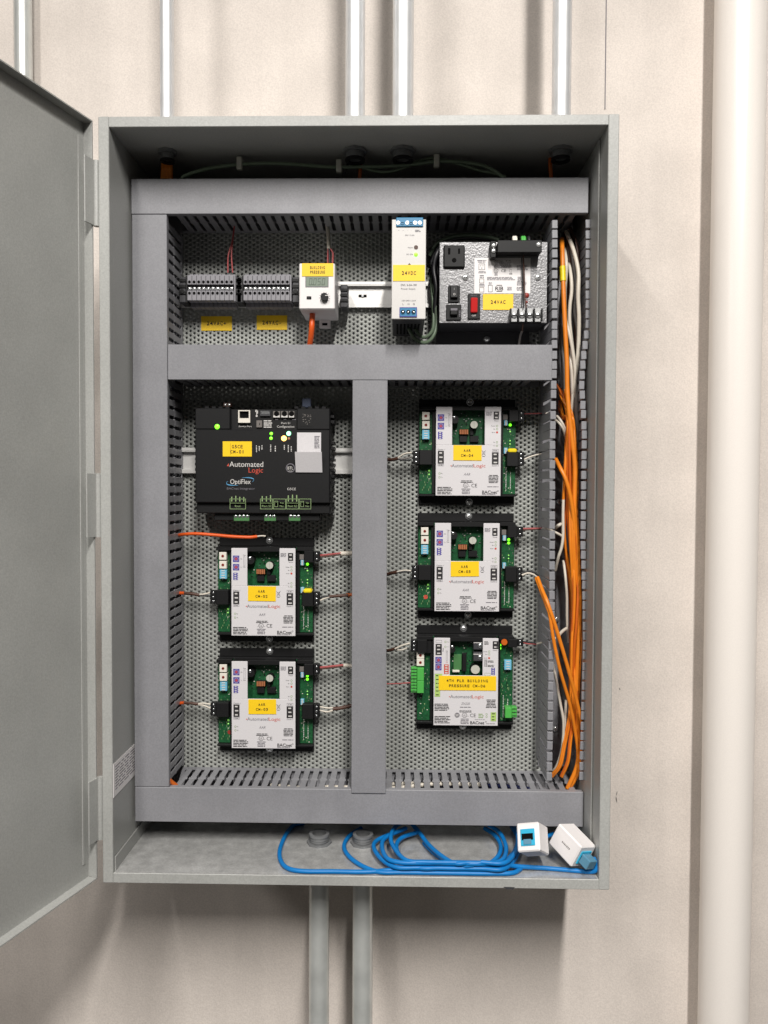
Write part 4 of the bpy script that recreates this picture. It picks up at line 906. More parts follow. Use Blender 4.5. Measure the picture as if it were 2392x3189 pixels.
def tray(parent, bw=.0655, name='base_tray'):
    m = MB(); m.box(-bw, bw, -.012, -.0005, -CH - .001, CH + .001, 'black', .0008)
    m.box(-bw, bw, -.004, -.0007, CH + .001, CH + .0125, 'black', .0006); m.box(-bw, bw, -.004, -.0007, -CH - .0125, -CH - .001, 'black', .0006)
    m.box(-CW + .0012, CW - .0012, -.0285, -.0142, CH - .002, CH + .0012, 'black', .0004); m.box(-bw, -CW - .001, -.0235, -.012, CH - .004, CH + .001, 'black', .0005); m.box(CW + .001, bw, -.0235, -.012, CH - .004, CH + .001, 'black', .0005)
    m.box(-bw, bw, -.0200, -.012, -CH - .001, -CH + .002, 'black', .0005)
    for s in (-1, 1): a, e = sorted((s * (CW - .0002), s * (CW - .0018))); m.box(a, e, -.0288, -.0142, -CH + .003, CH - .0021, 'black')
    for s in (-1, 1): a, e = sorted((s * (CW + .0002), s * (CW + .0042))); m.box(a, e, -.0195, -.0142, -CH + .003, CH - .0045, 'black')
    return m.build(name, parent, local=True)
def board(parent, seed):
    m = MB(); m.box(-.0648, .0648, -.0140, -.0121, -CH + .0025, CH - .0005, 'pcb'); rn = random.Random(seed)
    for k in range(130):                                   # small surface parts and silk print
        s = rn.choice((-1, 1)); x = s * rn.uniform(.0482, .0635); z = rn.uniform(-.055, .052)
        if rn.random() < .45: m.box(x - .0007, x + .0007, -.0146, -.01402, z - .0004, z + .0004, rn.choice(('black', 'ivory', 'zinc', 'greyc')))
        else: m.plane(x - .0003, x + .0003, z - rn.uniform(.0006, .002), z + .001, -.0141, 'inkgreen')
    for k in range(50):
        x = rn.uniform(-.02, .02); z = rn.uniform(.012, .054); m.box(x - .0008, x + .0008, -.0150, -.01402, z - .0005, z + .0005, rn.choice(('black', 'dkgrey', 'ivory', 'zinc', 'dgconn')))
    for x, z0, z1 in ((.0585, -.05, -.026), (.0525, -.052, -.022)):
        z = z0
        while z < z1: l = rn.uniform(.0008, .002); m.plane(x - .0005, x + .0005, z, z + l, -.0141, 'inkwhite'); z += l + .0008
    return m.build('circuit_board', parent, local=True)
def cover(parent, wx0, wx1, wz):
    """metal cover with the notch window between wx0 and wx1 above wz"""
    m = MB(); f = -.0015
    m.box(-CW, wx0, YC, YC + .0015, wz, CH, 'white', .0004); m.box(wx1, CW, YC, YC + .0015, wz, CH, 'white', .0004); m.box(-CW, CW, YC, YC + .0015, -CH, wz, 'white', .0004)
    for s in (-1, 1): a, e = sorted((s * CW, s * (CW - .0012))); m.box(a, e, YC + .0016, -.0145, -CH + .001, CH - .003, 'black')
    m.box(-CW + .0015, CW - .0015, YC + .0016, -.0145, -CH + .0004, -CH + .0016, 'black')
    m.box(wx0, wx1, YC + .001, YC + .0018, CH - .0045, CH + .0004, 'black')
    return m.build('cover', parent, local=True)
def screws(parent, dx=.004):
    for z in (CH + .0088, -CH - .0088):
        m = MB(); m.cyl((dx, -.0043, z), (0, -.0006, 0), .0048, 'zinc', 16); m.dome((dx, -.0049, z), (0, -1, 0), .0040, .0026, 'chrome', 14)
        m.box(dx - .0018, dx + .0018, -.0078, -.0073, z - .0003, z + .0003, 'dkgrey'); m.build('mounting_screw', parent, local=True)
def square_icon(m, q, y):
    m.plane(q[0], q[1], q[2], q[3], y, 'inkpurple'); xc, zc = (q[0] + q[1]) / 2, (q[2] + q[3]) / 2; w_ = q[1] - q[0]
    m.disc(xc, zc, w_ * .16, y - .0001, 'inkred')
    for k in range(12):
        a = 2 * math.pi * k / 12; m.disc(xc + w_ * .36 * math.cos(a), zc + w_ * .36 * math.sin(a), w_ * .055, y - .0001, 'inkwhite', 6)
    for k in range(8):
        a = 2 * math.pi * k / 8; m.disc(xc + w_ * .24 * math.cos(a), zc + w_ * .24 * math.sin(a), w_ * .045, y - .0001, 'inkred', 6)
def black_block(m, q, y, n):
    m.plane(*q, y, 'ink')
    for k in range(n):
        z = q[2] + (q[3] - q[2]) * (k + .5) / n; w_ = q[1] - q[0]; h_ = (q[3] - q[2]) / n * .2
        m.lines(q[0] + w_ * .25, q[1] - w_ * .2, z - h_, z + h_, 1, y - .0001, 'inkwhite', fill=.8)
def circ(m, x, z, y, mt='inkgreen', r=.0014): m.disc(x, z, r, y, mt, 14, r * .68)
def ul_ce(m, cx, cz, y):
    m.disc(cx, cz, .0034, y, 'ink', 22, .0029); m.text('UL', cx, cz, .0029, y, 'ink', width=.0034)
    m.text('c', cx - .0045, cz - .001, .0013, y, 'ink'); m.text('us', cx + .0047, cz - .001, .0013, y, 'ink'); m.text('CE', cx + .0113, cz, .0050, y, 'ink', width=.0076)
def bin_icon(m, x, z, y):
    w_, h_ = .0026, .0036
    for a, e in (((-w_, h_), (w_, -h_)), ((w_, h_), (-w_, -h_))):
        d = V((e[0] - a[0], 0, e[1] - a[1])); pr = V((-d.z, 0, d.x)).normalized() * .00025; A_ = V((x + a[0], y, z + a[1])); E_ = V((x + e[0], y, z + e[1])); m.add([A_ - pr, E_ - pr, E_ + pr, A_ + pr], [(0, 1, 2, 3)], 'inkgrey')
    m.frame(x - w_ * .7, x + w_ * .7, z - h_ * .5, z + h_ * .6, .0003, y, 'inkgrey'); m.plane(x - w_ * .7, x + w_ * .6, z - h_ * 1.35, z - h_ * 1.15, y, 'ink')
def logo(m, x, z, y, h=.0046, wd=.0455):
    a = .63; m.text('Automated', x - wd / 2 + .001, z, h, y, 'inkgrey', 'l', wd * a); m.text('Logic', x - wd / 2 + .001 + wd * (a + .012), z, h, y, 'inkred', 'l', wd * .345)
    m.add([V((x - wd / 2 - .001, y, z - h * .1)), V((x - wd / 2 + .0012, y, z - h * .32)), V((x - wd / 2 + .0008, y, z + h * .12))], [(0, 1, 2)], 'inkred')
KC = (830, 564)
def aar_print():
    m = MB(); y = YC - .0002; R = lambda *p: rq(KC, *p); Q = lambda px, py: mm(KC, px, py)
    square_icon(m, R(565, 247, 620, 303), y); square_icon(m, R(565, 320, 620, 376), y)
    q = R(568, 396, 604, 460); m.plane(*q, y, 'inkpurple')
    for k in range(4): z = q[2] + (q[3] - q[2]) * (k + .5) / 4; m.plane(q[0] + .0015, q[0] + .0042, z - .0006, z + .0006, y - .0001, 'inkwhite')
    for k in range(4): z = q[2] + (q[3] - q[2]) * (k + .5) / 4; m.plane(q[1] + .0003, q[1] + .0009, z - .0005, z + .0005, y, 'inkpurple')
    m.frame(*R(657, 255, 671, 335), .0003, y, 'inkgrey'); x, z = Q(664, 243); m.text('Test', x, z, .0016, y, 'ink'); x, z = Q(664, 345); m.text('Net', x, z, .0016, y, 'ink')
    for py in (275, 347): x, z = Q(637, py); m.text('10s' if py < 300 else '1s', x, z, .0015, y, 'ink')
    black_block(m, R(567, 560, 620, 670), y, 3); m.frame(*R(567, 674, 620, 691), .0003, y, 'inkgrey'); x, z = Q(593, 682.5); m.text('BT485', x, z, .0014, y, 'ink', width=.005)
    x, z = Q(597, 549); m.text('Comm 1', x, z, .0018, y, 'ink', width=.0092)
    black_block(m, R(1045, 222, 1090, 290), y, 2); x, z = Q(1070, 301); m.text('Power', x, z, .0015, y, 'ink', width=.0058); m.lines(*R(980, 222, 1030, 258), 4, y, 'inkgrey')
    for py, lb, mt in ((345, 'Power', 'inkgreen'), (372, 'Rx', 'inkgreen'), (400, 'Error', 'inkred'), (485, 'Rx', 'inkgreen'), (515, 'Tx', 'inkgreen')):
        x, z = Q(1075, py); (m.disc(x, z, .0014, y, 'inkred', 14) if mt == 'inkred' else circ(m, x, z, y)); x, z = Q(1058, py); m.text(lb, x, z, .0014, y, 'ink', 'r')
    m.frame(*R(1035, 545, 1090, 568), .0003, y, 'inkgrey'); x, z = Q(1062, 556.5); m.text('BT485', x, z, .0014, y, 'ink', width=.0052); black_block(m, R(1033, 572, 1090, 676), y, 3); x, z = Q(1062, 686); m.text('Comm 2', x, z, .0018, y, 'ink', width=.0086)
    x, z = Q(962, 578); bin_icon(m, x, z, y)
    x, z = Q(828, 686); logo(m, x, z, y); x, z = Q(819, 760); m.text('AAR', x, z, .0036, y, 'inkgrey', width=.0088, shear=.3)
    for py in (755, 788):
        x, z = Q(583, py); circ(m, x, z, y); x, z = Q(603, py); m.text('Rx' if py < 770 else 'Tx', x, z, .0014, y, 'ink')
    m.lines(*R(760, 812, 878, 836), 2, y, 'ink', 'c'); x, z = Q(810, 857); ul_ce(m, x, z, y); m.lines(*R(772, 882, 850, 934), 4, y, 'inkgrey', 'c')
    m.lines(*R(565, 868, 705, 937), 5, y, 'ink'); m.lines(*R(1003, 764, 1092, 838), 6, y, 'ink', 'c'); m.lines(*R(995, 860, 1095, 876), 1, y, 'inkgrey', fill=.4)
    x, z = Q(1015, 914); m.text('BACnet', x, z, .0044, y, 'ink', width=.0198, bold=.02); x, z = Q(1086, 905); circ(m, x, z, y, 'ink', .0011); m.lines(*R(950, 930, 1080, 940), 1, y, 'inkgrey', fill=.5)
    return m
def aar_common(t):
    R = lambda *p: rq(KC, *p)
    tray(t); board(t, 3); cover(t, *mm(KC, 690, 0)[:1], *mm(KC, 970, 0)[:1], mm(KC, 0, 510)[1])
    aar_print().build('print', t, local=True); screws(t)
    rotary(t, *R(432, 222, 497, 290)); rotary(t, *R(433, 300, 498, 368)); dip(t, *R(434, 376, 497, 458))
    connector(t, *R(410, 552, 520, 680), -1, 3); connector(t, *R(1165, 560, 1262, 690), 1, 3); connector(t, *R(1182, 205, 1262, 305), 1, 2)
    small_box(t, 'relay', *R(1128, 240, 1176, 287), -.019, 'greyc'); dip(t, *R(1145, 290, 1176, 336), y0=-.019); dip(t, *R(1145, 528, 1177, 580), y0=-.019)
    small_box(t, 'header', *R(428, 183, 520, 215), -.021, 'black')
    # parts seen through the window
    x, z = mm(KC, 880, 333); m = MB(); m.cyl((x, -.0141, z), (0, -.012, 0), .0051, 'black', 18); m.cyl((x, -.0262, z), (0, -.0003, 0), .0049, 'nat', 18); m.plane(x - .0001, x + .0001, z - .004, z + .004, -.0267, 'inkgrey'); m.build('capacitor', t, local=True)
    x, z = mm(KC, 715, 290); m = MB(); m.cyl((x, -.0141, z), (0, -.013, 0), .0052, 'black', 18); m.dome((x - .001, -.0272, z + .003), (0, -1, 0), .0024, .0012, 'zinc', 12); m.build('capacitor', t, local=True)
    a = R(757, 368, 835, 416); m = MB(); m.box(*a[:2], -.0195, -.0141, *a[2:], 'black', .0006)
    for k in range(5): x = a[0] + (a[1] - a[0]) * (k + .5) / 5; m.cyl((x, -.0205, a[2] + .0006), (0, 0, a[3] - a[2] - .0012), .0011, 'copper', 8)
    m.build('coil', t, local=True)
    small_box(t, 'chip', *R(760, 425, 825, 480), -.0185, 'black2'); small_box(t, 'chip', *R(850, 425, 925, 480), -.0185, 'black2'); small_box(t, 'socket', *R(850, 350, 880, 420), -.020, 'black')
    led(t, *mm(KC, 498, 730), -.0142, 'ledg2'); led(t, *mm(KC, 498, 762), -.0142, 'ledg2', .0011)
    led(t, *mm(KC, 1202, 466), -.0142, 'ledg2', .0010); led(t, *mm(KC, 1202, 494), -.0142, 'ledg2', .0010)
AARS = [('CM-02', 820.2, 1844, 'C6'), ('CM-03', 820.7, 2196, 'C7'), ('CM-04', 1458.7, 1405.6, 'C8'), ('CM-05', 1454.6, 1766.9, 'C9')]
proto = None
for i, (cm, px, py, _) in enumerate(AARS):
    c = at(px, py, YP + YC)
    t = thing('control_module', 'white covered control module with yellow tape reading AAR ' + cm, 'control module', (c.x, YP, c.z), 'white covered control modules')
    if proto is None:
        aar_common(t); proto = t; common = list(t.children)
    else:
        for ch in common:
            d = ch.copy(); COL.objects.link(d); d.parent = t
    a = rq(KC, 697, 512, 940, 642); dx = (0, .0002, .0006, -.0012)[i]
    m = MB(); m.box(a[0] + dx, a[1] + dx, YC - .0008, YC - .0004, a[2], a[3], 'yellow'); xc = (a[0] + a[1]) / 2 + dx - .0005; zc = (a[2] + a[3]) / 2
    m.text('AAR', xc, zc + .0032, .0036, YC - .0011, 'inkbrown', mono=.0034); m.text(cm, xc, zc - .0034, .0036, YC - .0011, 'inkbrown', mono=.0034)
    o = m.build('label_tape', t, local=True); o.rotation_euler.y = (.012, -.008, .006, -.014)[i]
    led(t, *mm(KC, 1202, 328), -.0142, 'ledg', .0019)
    if i in (1, 3): led(t, *mm(KC, 1202, 358), -.0142, 'ledg', .0019)
    else: led(t, *mm(KC, 1202, 385), -.0142, 'ledg2', .0012)
    if i in (0, 2):
        small_box(t, 'jumper', *rq(KC, 1172, 537, 1252, 578), -.028, 'yellow2', bev=.002)
    if i in (1, 3):
        x, z = mm(KC, 478 if i == 3 else 510, 838); m = MB(); m.cyl((x, -.0141, z), (0, -.0004, 0), .0029, M['redm'] if i == 1 else M['inkred'], 16); m.build('round_sticker', t, local=True)

# zone controller
KZ = (721.5, 563.5)
def zone_module():
    c = at(1451, 2123.8, YP + YC); k = 6.43
    t = thing('control_module', 'control module with the widest yellow tape and green connectors, below the others', 'control module', (c.x, YP, c.z), 'white covered control modules')
    R = lambda x0, y0, x1, y1: (*[(v - KZ[0]) / k * K for v in (x0, x1)], *[(KZ[1] - v) / k * K for v in (y1, y0)])
    Q = lambda px, py: ((px - KZ[0]) / k * K, (KZ[1] - py) / k * K)
    tray(t); board(t, 11); cover(t, Q(583, 0)[0], Q(865, 0)[0], Q(0, 508)[1]); screws(t, -.0015)
    connector(t, *R(300, 205, 385, 320), -1, 3); connector(t, *R(1085, 195, 1165, 265), 1, 2)
    rotary(t, *R(297, 316, 362, 376)); rotary(t, *R(297, 378, 362, 440))
    def green_conn(*p, n=4, side=-1):
        a = R(*p); m = MB(); xm = a[0] + (a[1] - a[0]) * (.46 if side < 0 else .54)
        A0, A1 = ((a[0], xm), (xm + .0002, a[1])) if side < 0 else ((xm + .0002, a[1]), (a[0], xm))
        m.box(A0[0], A0[1], -.024, -.0145, a[2], a[3], 'gconn', .0005); m.box(A1[0], A1[1], -.0275, -.0145, a[2], a[3], 'gconn', .0005)
        for q in range(n):
            z = a[2] + (a[3] - a[2]) * (q + .5) / n; m.cyl(((A0[0] + A0[1]) / 2, -.0242, z), (0, .0001, 0), .0012, 'dgconn', 8); m.box(A0[0] + .0004, A0[1] - .0004, -.0245, -.0243, z - .0003, z + .0003, 'black')
        m.build('plug_connector', t, local=True)
    green_conn(248, 452, 360, 562); green_conn(248, 565, 360, 670); green_conn(1065, 790, 1170, 880, n=3, side=1)
    dip(t, *R(1060, 385, 1122, 470)); small_box(t, 'header', *R(375, 190, 425, 330), -.021, 'black'); 
    m = MB(); x, z = Q(1055, 222); m.cyl((x, -.0145, z), (0, -.01, 0), .0042, 'orange2', 14); m.build('capacitor', t, local=True)
    for p in ((400, 185), (400, 203)): led(t, *Q(*p), -.0165, 'ledg', .0013)
    for p in ((1024, 262), (1024, 290)): led(t, *Q(*p), -.0142, 'ledg', .0021)
    for p in ((1014, 808), (1016, 850)): led(t, *Q(*p), -.0142, 'ledg2', .0014)
    for py in (250, 350):
        x, z = Q(825, py); m = MB(); m.box(x - .006, x + .006, -.028, -.0145, z - .0055, z + .0065, 'dkgrey', .0006); m.plane(x - .006, x + .005, z + .0035, z + .0045, -.0284, 'inkwhite'); m.dome((x + .003, -.028, z), (0, -1, 0), .0035, .0018, 'zinc', 12); m.build('relay', t, local=True)
    x, z = Q(805, 460); m = MB(); m.cyl((x, -.0141, z), (0, -.012, 0), .0066, 'black', 18); m.cyl((x, -.0262, z), (0, -.0003, 0), .0060, 'nat', 18); m.build('capacitor', t, local=True)
    x, z = Q(603, 262); m = MB(); m.cyl((x, -.0141, z - .004), (0, -.013, 0), .0044, 'black', 16); m.dome((x, -.0272, z), (0, -1, 0), .0024, .0012, 'zinc', 12); m.build('capacitor', t, local=True)
    small_box(t, 'chip', *R(695, 330, 730, 485), -.022, 'black'); small_box(t, 'daughter_board', *R(620, 345, 690, 480), -.017, 'dgconn'); small_box(t, 'pin_header', *R(610, 478, 672, 498), -.019, 'ivory')
    m = MB(); y = YC - .0002
    m.frame(*R(460, 202, 512, 225), .0003, y, 'inkgrey'); black_block(m, R(458, 235, 512, 332), y, 3); square_icon(m, R(457, 348, 511, 404), y); square_icon(m, R(457, 408, 511, 464), y)
    x, z = Q(522, 285); m.text('Rnet', x, z, .0018, y, 'ink', rot=math.pi / 2)
    for py in (217, 260): x, z = Q(543, py); circ(m, x, z, y); x, z = Q(566, py); m.text('Rx' if py < 240 else 'Tx', x, z, .0013, y, 'ink')
    m.frame(*R(549, 305, 561, 380), .0003, y, 'inkgrey'); x, z = Q(555, 296); m.text('Test', x, z, .0014, y, 'ink'); x, z = Q(555, 392); m.text('AS', x, z, .0016, y, 'inkred')
    q = R(532, 412, 572, 495); m.plane(*q, y, 'inkred')
    for kk in range(4): zz = q[2] + (q[3] - q[2]) * (kk + .5) / 4; m.plane(q[0] + .0014, q[1] - .0014, zz - .0008, zz + .0008, y - .0001, 'inkwhite')
    q = R(453, 494, 500, 694); m.plane(*q, y, 'lime'); m.frame(*q, .0003, y - .0001, 'inkgreen')
    for kk in range(6): zz = q[2] + (q[3] - q[2]) * (kk + .5) / 6; m.lines(q[0] + .0015, q[1] - .0015, zz - .0009, zz + .0009, 1, y - .0001, 'ink', fill=.7)
    q = R(498, 494, 518, 508); m.plane(*q, y, 'lime')
    black_block(m, R(950, 207, 998, 275), y, 2); x, z = Q(972, 287); m.text('Power', x, z, .0015, y, 'ink', width=.0062); m.lines(*R(878, 207, 918, 240), 3, y, 'ink')
    for py, lb in ((298, 'Power'), (322, 'Run'), (354, 'Error')):
        x, z = Q(920, py); (m.disc(x, z, .0014, y, 'inkred', 12) if lb == 'Error' else circ(m, x, z, y)); x, z = Q(905, py); m.text(lb, x, z, .0014, y, 'ink', 'r')
    for col in range(2): m.lines(*R(880 + col * 14, 366, 890 + col * 14, 430), 9, y, 'ink')
    m.lines(*R(908, 374, 965, 394), 2, y, 'ink'); m.lines(*R(908, 412, 965, 432), 2, y, 'ink')
    q = R(940, 438, 970, 500); m.plane(*q, y, 'inkpurple')
    for kk in range(4): zz = q[2] + (q[3] - q[2]) * (kk + .5) / 4; m.plane(q[0] + .0014, q[0] + .0034, zz - .0006, zz + .0006, y - .0001, 'inkwhite')
    m.frame(*R(883, 484, 935, 507), .0003, y, 'inkgreen')
    x, z = Q(727, 690); logo(m, x, z, y); x, z = Q(720, 752); m.text('ZN220', x, z, .0034, y, 'inkgrey', width=.0118, shear=.3); m.lines(*R(672, 776, 765, 790), 1, y, 'inkgrey', 'c', fill=.5)
    m.lines(*R(452, 752, 590, 818), 5, y, 'ink'); m.lines(*R(452, 860, 595, 928), 5, y, 'ink'); m.lines(*R(895, 712, 985, 790), 6, y, 'ink', 'c'); m.lines(*R(665, 810, 775, 830), 2, y, 'ink', 'c')
    x, z = Q(712, 853); ul_ce(m, x, z, y); x, z = Q(648, 853); m.disc(x, z, .0034, y, 'inkgrey', 20); m.lines(x - .0024, x + .0024, z - .0018, z + .0018, 3, y - .0001, 'inkwhite', 'c'); m.lines(*R(675, 880, 752, 932), 4, y, 'inkgrey', 'c')
    x, z = Q(822, 917); m.text('BACnet', x, z, .0042, y, 'ink', width=.0190, bold=.02); x, z = Q(897, 908); circ(m, x, z, y, 'ink', .0010); m.lines(*R(900, 920, 985, 930), 1, y, 'inkgrey', fill=.5)
    x, z = Q(845, 889); m.text('Power for 0-10V', x, z, .0016, y, 'ink', width=.0135); m.lines(*R(832, 836, 878, 878), 3, y, 'inkgreen')
    for py in (843, 865): x, z = Q(902, py); circ(m, x, z, y)
    q = R(938, 825, 985, 903); m.plane(*q, y, 'lime'); m.frame(*q, .0003, y - .0001, 'inkgreen')
    for kk in range(3): zz = q[2] + (q[3] - q[2]) * (kk + .5) / 3; m.lines(q[0] + .0014, q[1] - .001, zz - .0009, zz + .0009, 1, y - .0001, 'ink', fill=.7)
    m.build('print', t, local=True)
    a = R(487, 510, 982, 636); m = MB(); m.box(a[0], a[1], YC - .0008, YC - .0004, a[2], a[3], 'yellow'); x, z = Q(732, 551); m.text('4TH FLR BUILDING', x, z, .0037, YC - .0011, 'inkbrown', mono=.00352); x, z = Q(732, 595); m.text('PRESSURE CM-06', x, z, .0037, YC - .0011, 'inkbrown', mono=.00352)
    m.build('label_tape', t, local=True)
zone_module()

# ------------------------------------------------------------------ black integrator unit
def integrator():
    y = .095; R = lambda *p, yy=y: rect(C5, *p, yy)
    x0, x1, z0, z1 = R(188, 252, 1348, 1160)
    t = thing('integrator_unit', 'large black controller box with lit green and orange lamps', 'controller', ((x0 + x1) / 2, YP, (z0 + z1) / 2))
    rc = R(490, 252, 1062, 436)        # sunken socket bay at the top edge
    m = MB(); m.box(x0, rc[0], y, .137, rc[2], z1, 'black2', .0012); m.box(rc[1], x1, y, .137, rc[2], z1, 'black2', .0012); m.box(x0, x1, y, .137, z0 + .014, rc[2], 'black2', .0012)
    m.box(rc[0], rc[1], y + .006, .137, rc[2], z1 - .001, 'black'); m.box(x0 + .022, x1 - .014, y + .012, .137, z0 - .010, z0 + .0139, 'black', .001); m.box(x0, x1, y + .006, .137, z0, z0 + .0138, 'black', .001)
    m.build('case', t)
    m = MB()
    for k in range(4): xx = x0 + .012 + k * .009; m.box(xx, xx + .005, y + .004, .136, z1, z1 + .0025, 'black2')
    for k in range(5): xx = x1 - .047 + k * .009; m.box(xx, xx + .005, y + .004, .136, z1, z1 + .0028, 'black2')
    for zz in (.93, .88, .68, .63, .52, .47, .42, .36, .30, .19, .14, .05):
        z = z0 + (z1 - z0) * zz; m.box(x1 + .0001, x1 + .0045, y + .010, .135, z - .0018, z + .0018, 'black'); m.box(x0 - .0035, x0 - .0001, y + .012, .135, z - .0018, z + .0018, 'black')
    m.build('vent_rib', t)
    yb = y + .0055
    a = R(556, 268, 658, 376); m = MB(); w_ = a[1] - a[0]; h_ = a[3] - a[2]
    m.box(a[0], a[1], yb - .004, yb, a[2], a[2] + h_ * .36, 'ivory'); m.box(a[0], a[0] + w_ * .1, yb - .004, yb, a[2] + h_ * .36, a[3], 'ivory'); m.box(a[1] - w_ * .1, a[1], yb - .004, yb, a[2] + h_ * .36, a[3], 'ivory'); m.box(a[0] + w_ * .1, a[1] - w_ * .1, yb - .004, yb, a[3] - h_ * .08, a[3], 'ivory'); m.box(a[0] + w_ * .11, a[1] - w_ * .11, yb - .0006, yb, a[2] + h_ * .36, a[3] - h_ * .08, 'dark'); m.build('network_socket', t)
    a = R(742, 272, 832, 318); m = MB(); m.box(a[0], a[1], yb - .0025, yb, a[2], a[3], 'dkgrey', .0003); m.plane(a[0] + .002, a[1] - .001, a[2] + .003, a[2] + .005, yb - .0027, 'zinc'); m.plane(a[0] + .001, a[1] - .002, a[3] - .0012, a[3] - .0004, yb - .0027, 'zinc'); m.build('usb_socket', t)
    for xa, xb in ((855, 917), (923, 985), (991, 1040)):
        a = R(xa, 276, xb, 334); m = MB(); m.box(a[0], a[1], yb - .003, yb, a[2], a[3], 'greyc', .0004); m.cyl(((a[0] + a[1]) / 2, yb - .0034, (a[2] + a[3]) / 2 + .001), (0, .0004, 0), .0034, 'dark', 12); m.plane(a[0] + .0006, a[1] - .0006, a[2] + .0006, a[2] + .0032, yb - .0032, 'inkwhite'); m.build('address_switch', t)
    a = R(710, 355, 760, 416); m = MB(); m.box(a[0], a[1], yb - .002, yb, a[2], a[3], 'greyc', .0003); m.box(a[0] + .004, a[1] - .003, yb - .0026, yb - .002, a[2] + .006, a[3] - .006, 'dark'); m.build('dip_switch', t)
    a = R(1098, 284, 1198, 410); m = MB(); m.box(a[0], a[1], y - .0003, y + .002, a[2], a[3], 'black'); rn = random.Random(5)
    for k in range(22): xx = rn.uniform(a[0] + .002, a[1] - .003); zz = rn.uniform(a[2] + .002, a[3] - .003); m.plane(xx, xx + rn.uniform(.0008, .002), zz, zz + .0008, y - .0005, 'greyc')
    m.build('vent_panel', t)
    a = R(1105, 165, 1180, 246); m = MB(); m.box(a[0], a[1], y + .004, y + .016, a[2], a[3], 'smoke', .001); m.build('network_plug', t)
    for p, mt, rr in (((377, 410), 'ledg', .0034), ((843, 470), 'ledg', .0022), ((841, 510), 'ledg', .0022), ((993, 469), 'ledw', .0031), ((952, 511), 'leda', .0037), ((995, 513), 'copper', .0018)):
        a = R(p[0], p[1], p[0] + 1, p[1] + 1); m = MB(); m.dome((a[0], y + .0003, a[2]), (0, -1, 0), rr, rr * .5, mt, 14); m.build('indicator_light', t)
    for xa, xb, n in ((520, 653, 4), (782, 883, 3), (993, 1092, 3)):
        a = R(xa, 1172, xb, 1224, yy=y + .010); m = MB(); m.box(a[0], a[1], y + .0102, y + .020, a[2], a[3], 'dgconn', .0004)
        for k in range(n): m.dome((a[0] + (a[1] - a[0]) * (k + .5) / n, y + .0103, (a[2] + a[3]) / 2 + .0022), (0, -1, 0), .0024, .0008, 'zinc', 10)
        m.build('plug_connector', t)
    a = R(430, 205, 496, 240, yy=y + .01); m = MB(); m.box(a[0], a[1], y + .0102, y + .02, a[2], a[3], 'brown', .0004)
    for k in range(2): m.dome((a[0] + (a[1] - a[0]) * (k + .5) / 2, y + .0103, (a[2] + a[3]) / 2), (0, -1, 0), .0020, .0012, 'chrome', 10)
    m.build('power_plug', t)
    m = MB(); yy = y - .0003; y2 = yb - .0003
    def tx(s, px, py, h, yt=yy, **k): c = R(px, py, px + 1, py + 1); m.text(s, c[0], c[2], h, yt, k.pop('m', 'inkwhite'), **k)
    tx('Service Port', 612, 404, .0022, y2, width=.0172); tx('Port S1', 962, 376, .0026, y2, width=.0115); tx('Configuration', 962, 406, .0030, y2, width=.0225)
    for py in (352, 371, 388, 406): a = R(772, py, 850, py + 12); m.lines(a[0], a[1], a[2], a[3], 1, y2, 'inkwhite', fill=.8)
    for xa in (870, 945, 1020): a = R(xa, 342, xa + 30, 352); m.lines(a[0], a[1], a[2], a[3], 1, y2, 'inkgrey', fill=.7)
    a = R(706, 262, 716, 322); m.plane(a[0] + .0012, a[1] - .0012, a[2] + .002, a[3], y2, 'inkwhite'); m.disc((a[0] + a[1]) / 2, a[2] + .001, .0013, y2, 'inkwhite'); m.plane(a[0] - .001, a[0], a[2] + .009, a[3] - .003, y2, 'inkwhite'); m.plane(a[1], a[1] + .001, a[2] + .008, a[3] - .005, y2, 'inkwhite')
    tx('Automated', 628, 732, .0072, width=.0445); tx('Logic', 710, 783, .0070, width=.0190, m='inkred'); a = R(460, 725, 478, 750); m.add([V((a[0], yy, a[2])), V((a[1], yy, a[2] - .0004)), V((a[1], yy, a[3]))], [(0, 1, 2)], 'inkred')
    tx('OptiFlex', 578, 882, .0066, width=.0270)
    for cx, cz, r0, s0, s1 in ((575, 882, 1, 150, 262), (575, 882, 1, -30, 82)):
        a = R(cx, cz, cx + 1, cz + 1); pr = None; rx_, rz_ = .0182, .0046; tl = .25
        for k in range(15):
            an = math.radians(s0 + (s1 - s0) * k / 14); th = .0005 * math.sin(math.pi * k / 14) + .0001
            ex = rx_ * math.cos(an); ez = rz_ * math.sin(an) + ex * tl * .5; p0, p1 = V((a[0] + ex, yy, a[2] + ez - th)), V((a[0] + ex, yy, a[2] + ez + th))
            if pr: m.add([pr[0], p0, p1, pr[1]], [(0, 1, 2, 3)], 'inkblue')
            pr = (p0, p1)
    tx('BACnet Integrator', 582, 942, .0030, width=.0370, m='inkgrey'); tx('G5CE', 1018, 946, .0032, width=.0114, m='inkwhite')
    a = R(1008, 766, 1009, 767); m.disc(a[0], a[2], .0060, yy, 'inkgrey', 24); m.disc(a[0], a[2], .0050, yy - .0001, 'black', 24); m.text('BTL', a[0], a[2], .0042, yy - .0002, 'inkwhite', width=.0074); m.lines(a[0] - .003, a[0] + .003, a[2] - .0045, a[2] - .0035, 1, yy - .0002, 'inkwhite', 'c')
    for px, py0, py1 in ((718, 572, 630), (742, 572, 620), (765, 568, 608), (840, 566, 625), (880, 566, 625), (958, 566, 608), (992, 566, 630), (1017, 574, 625)):
        c0 = R(px - 6, py0, px + 6, py1); z = c0[2]
        while z < c0[3] - .001: l = random.uniform(.0008, .0022); m.plane(c0[0], c0[1] - .0006, z, min(z + l, c0[3]), yy, 'inkwhite'); z += l + .0007
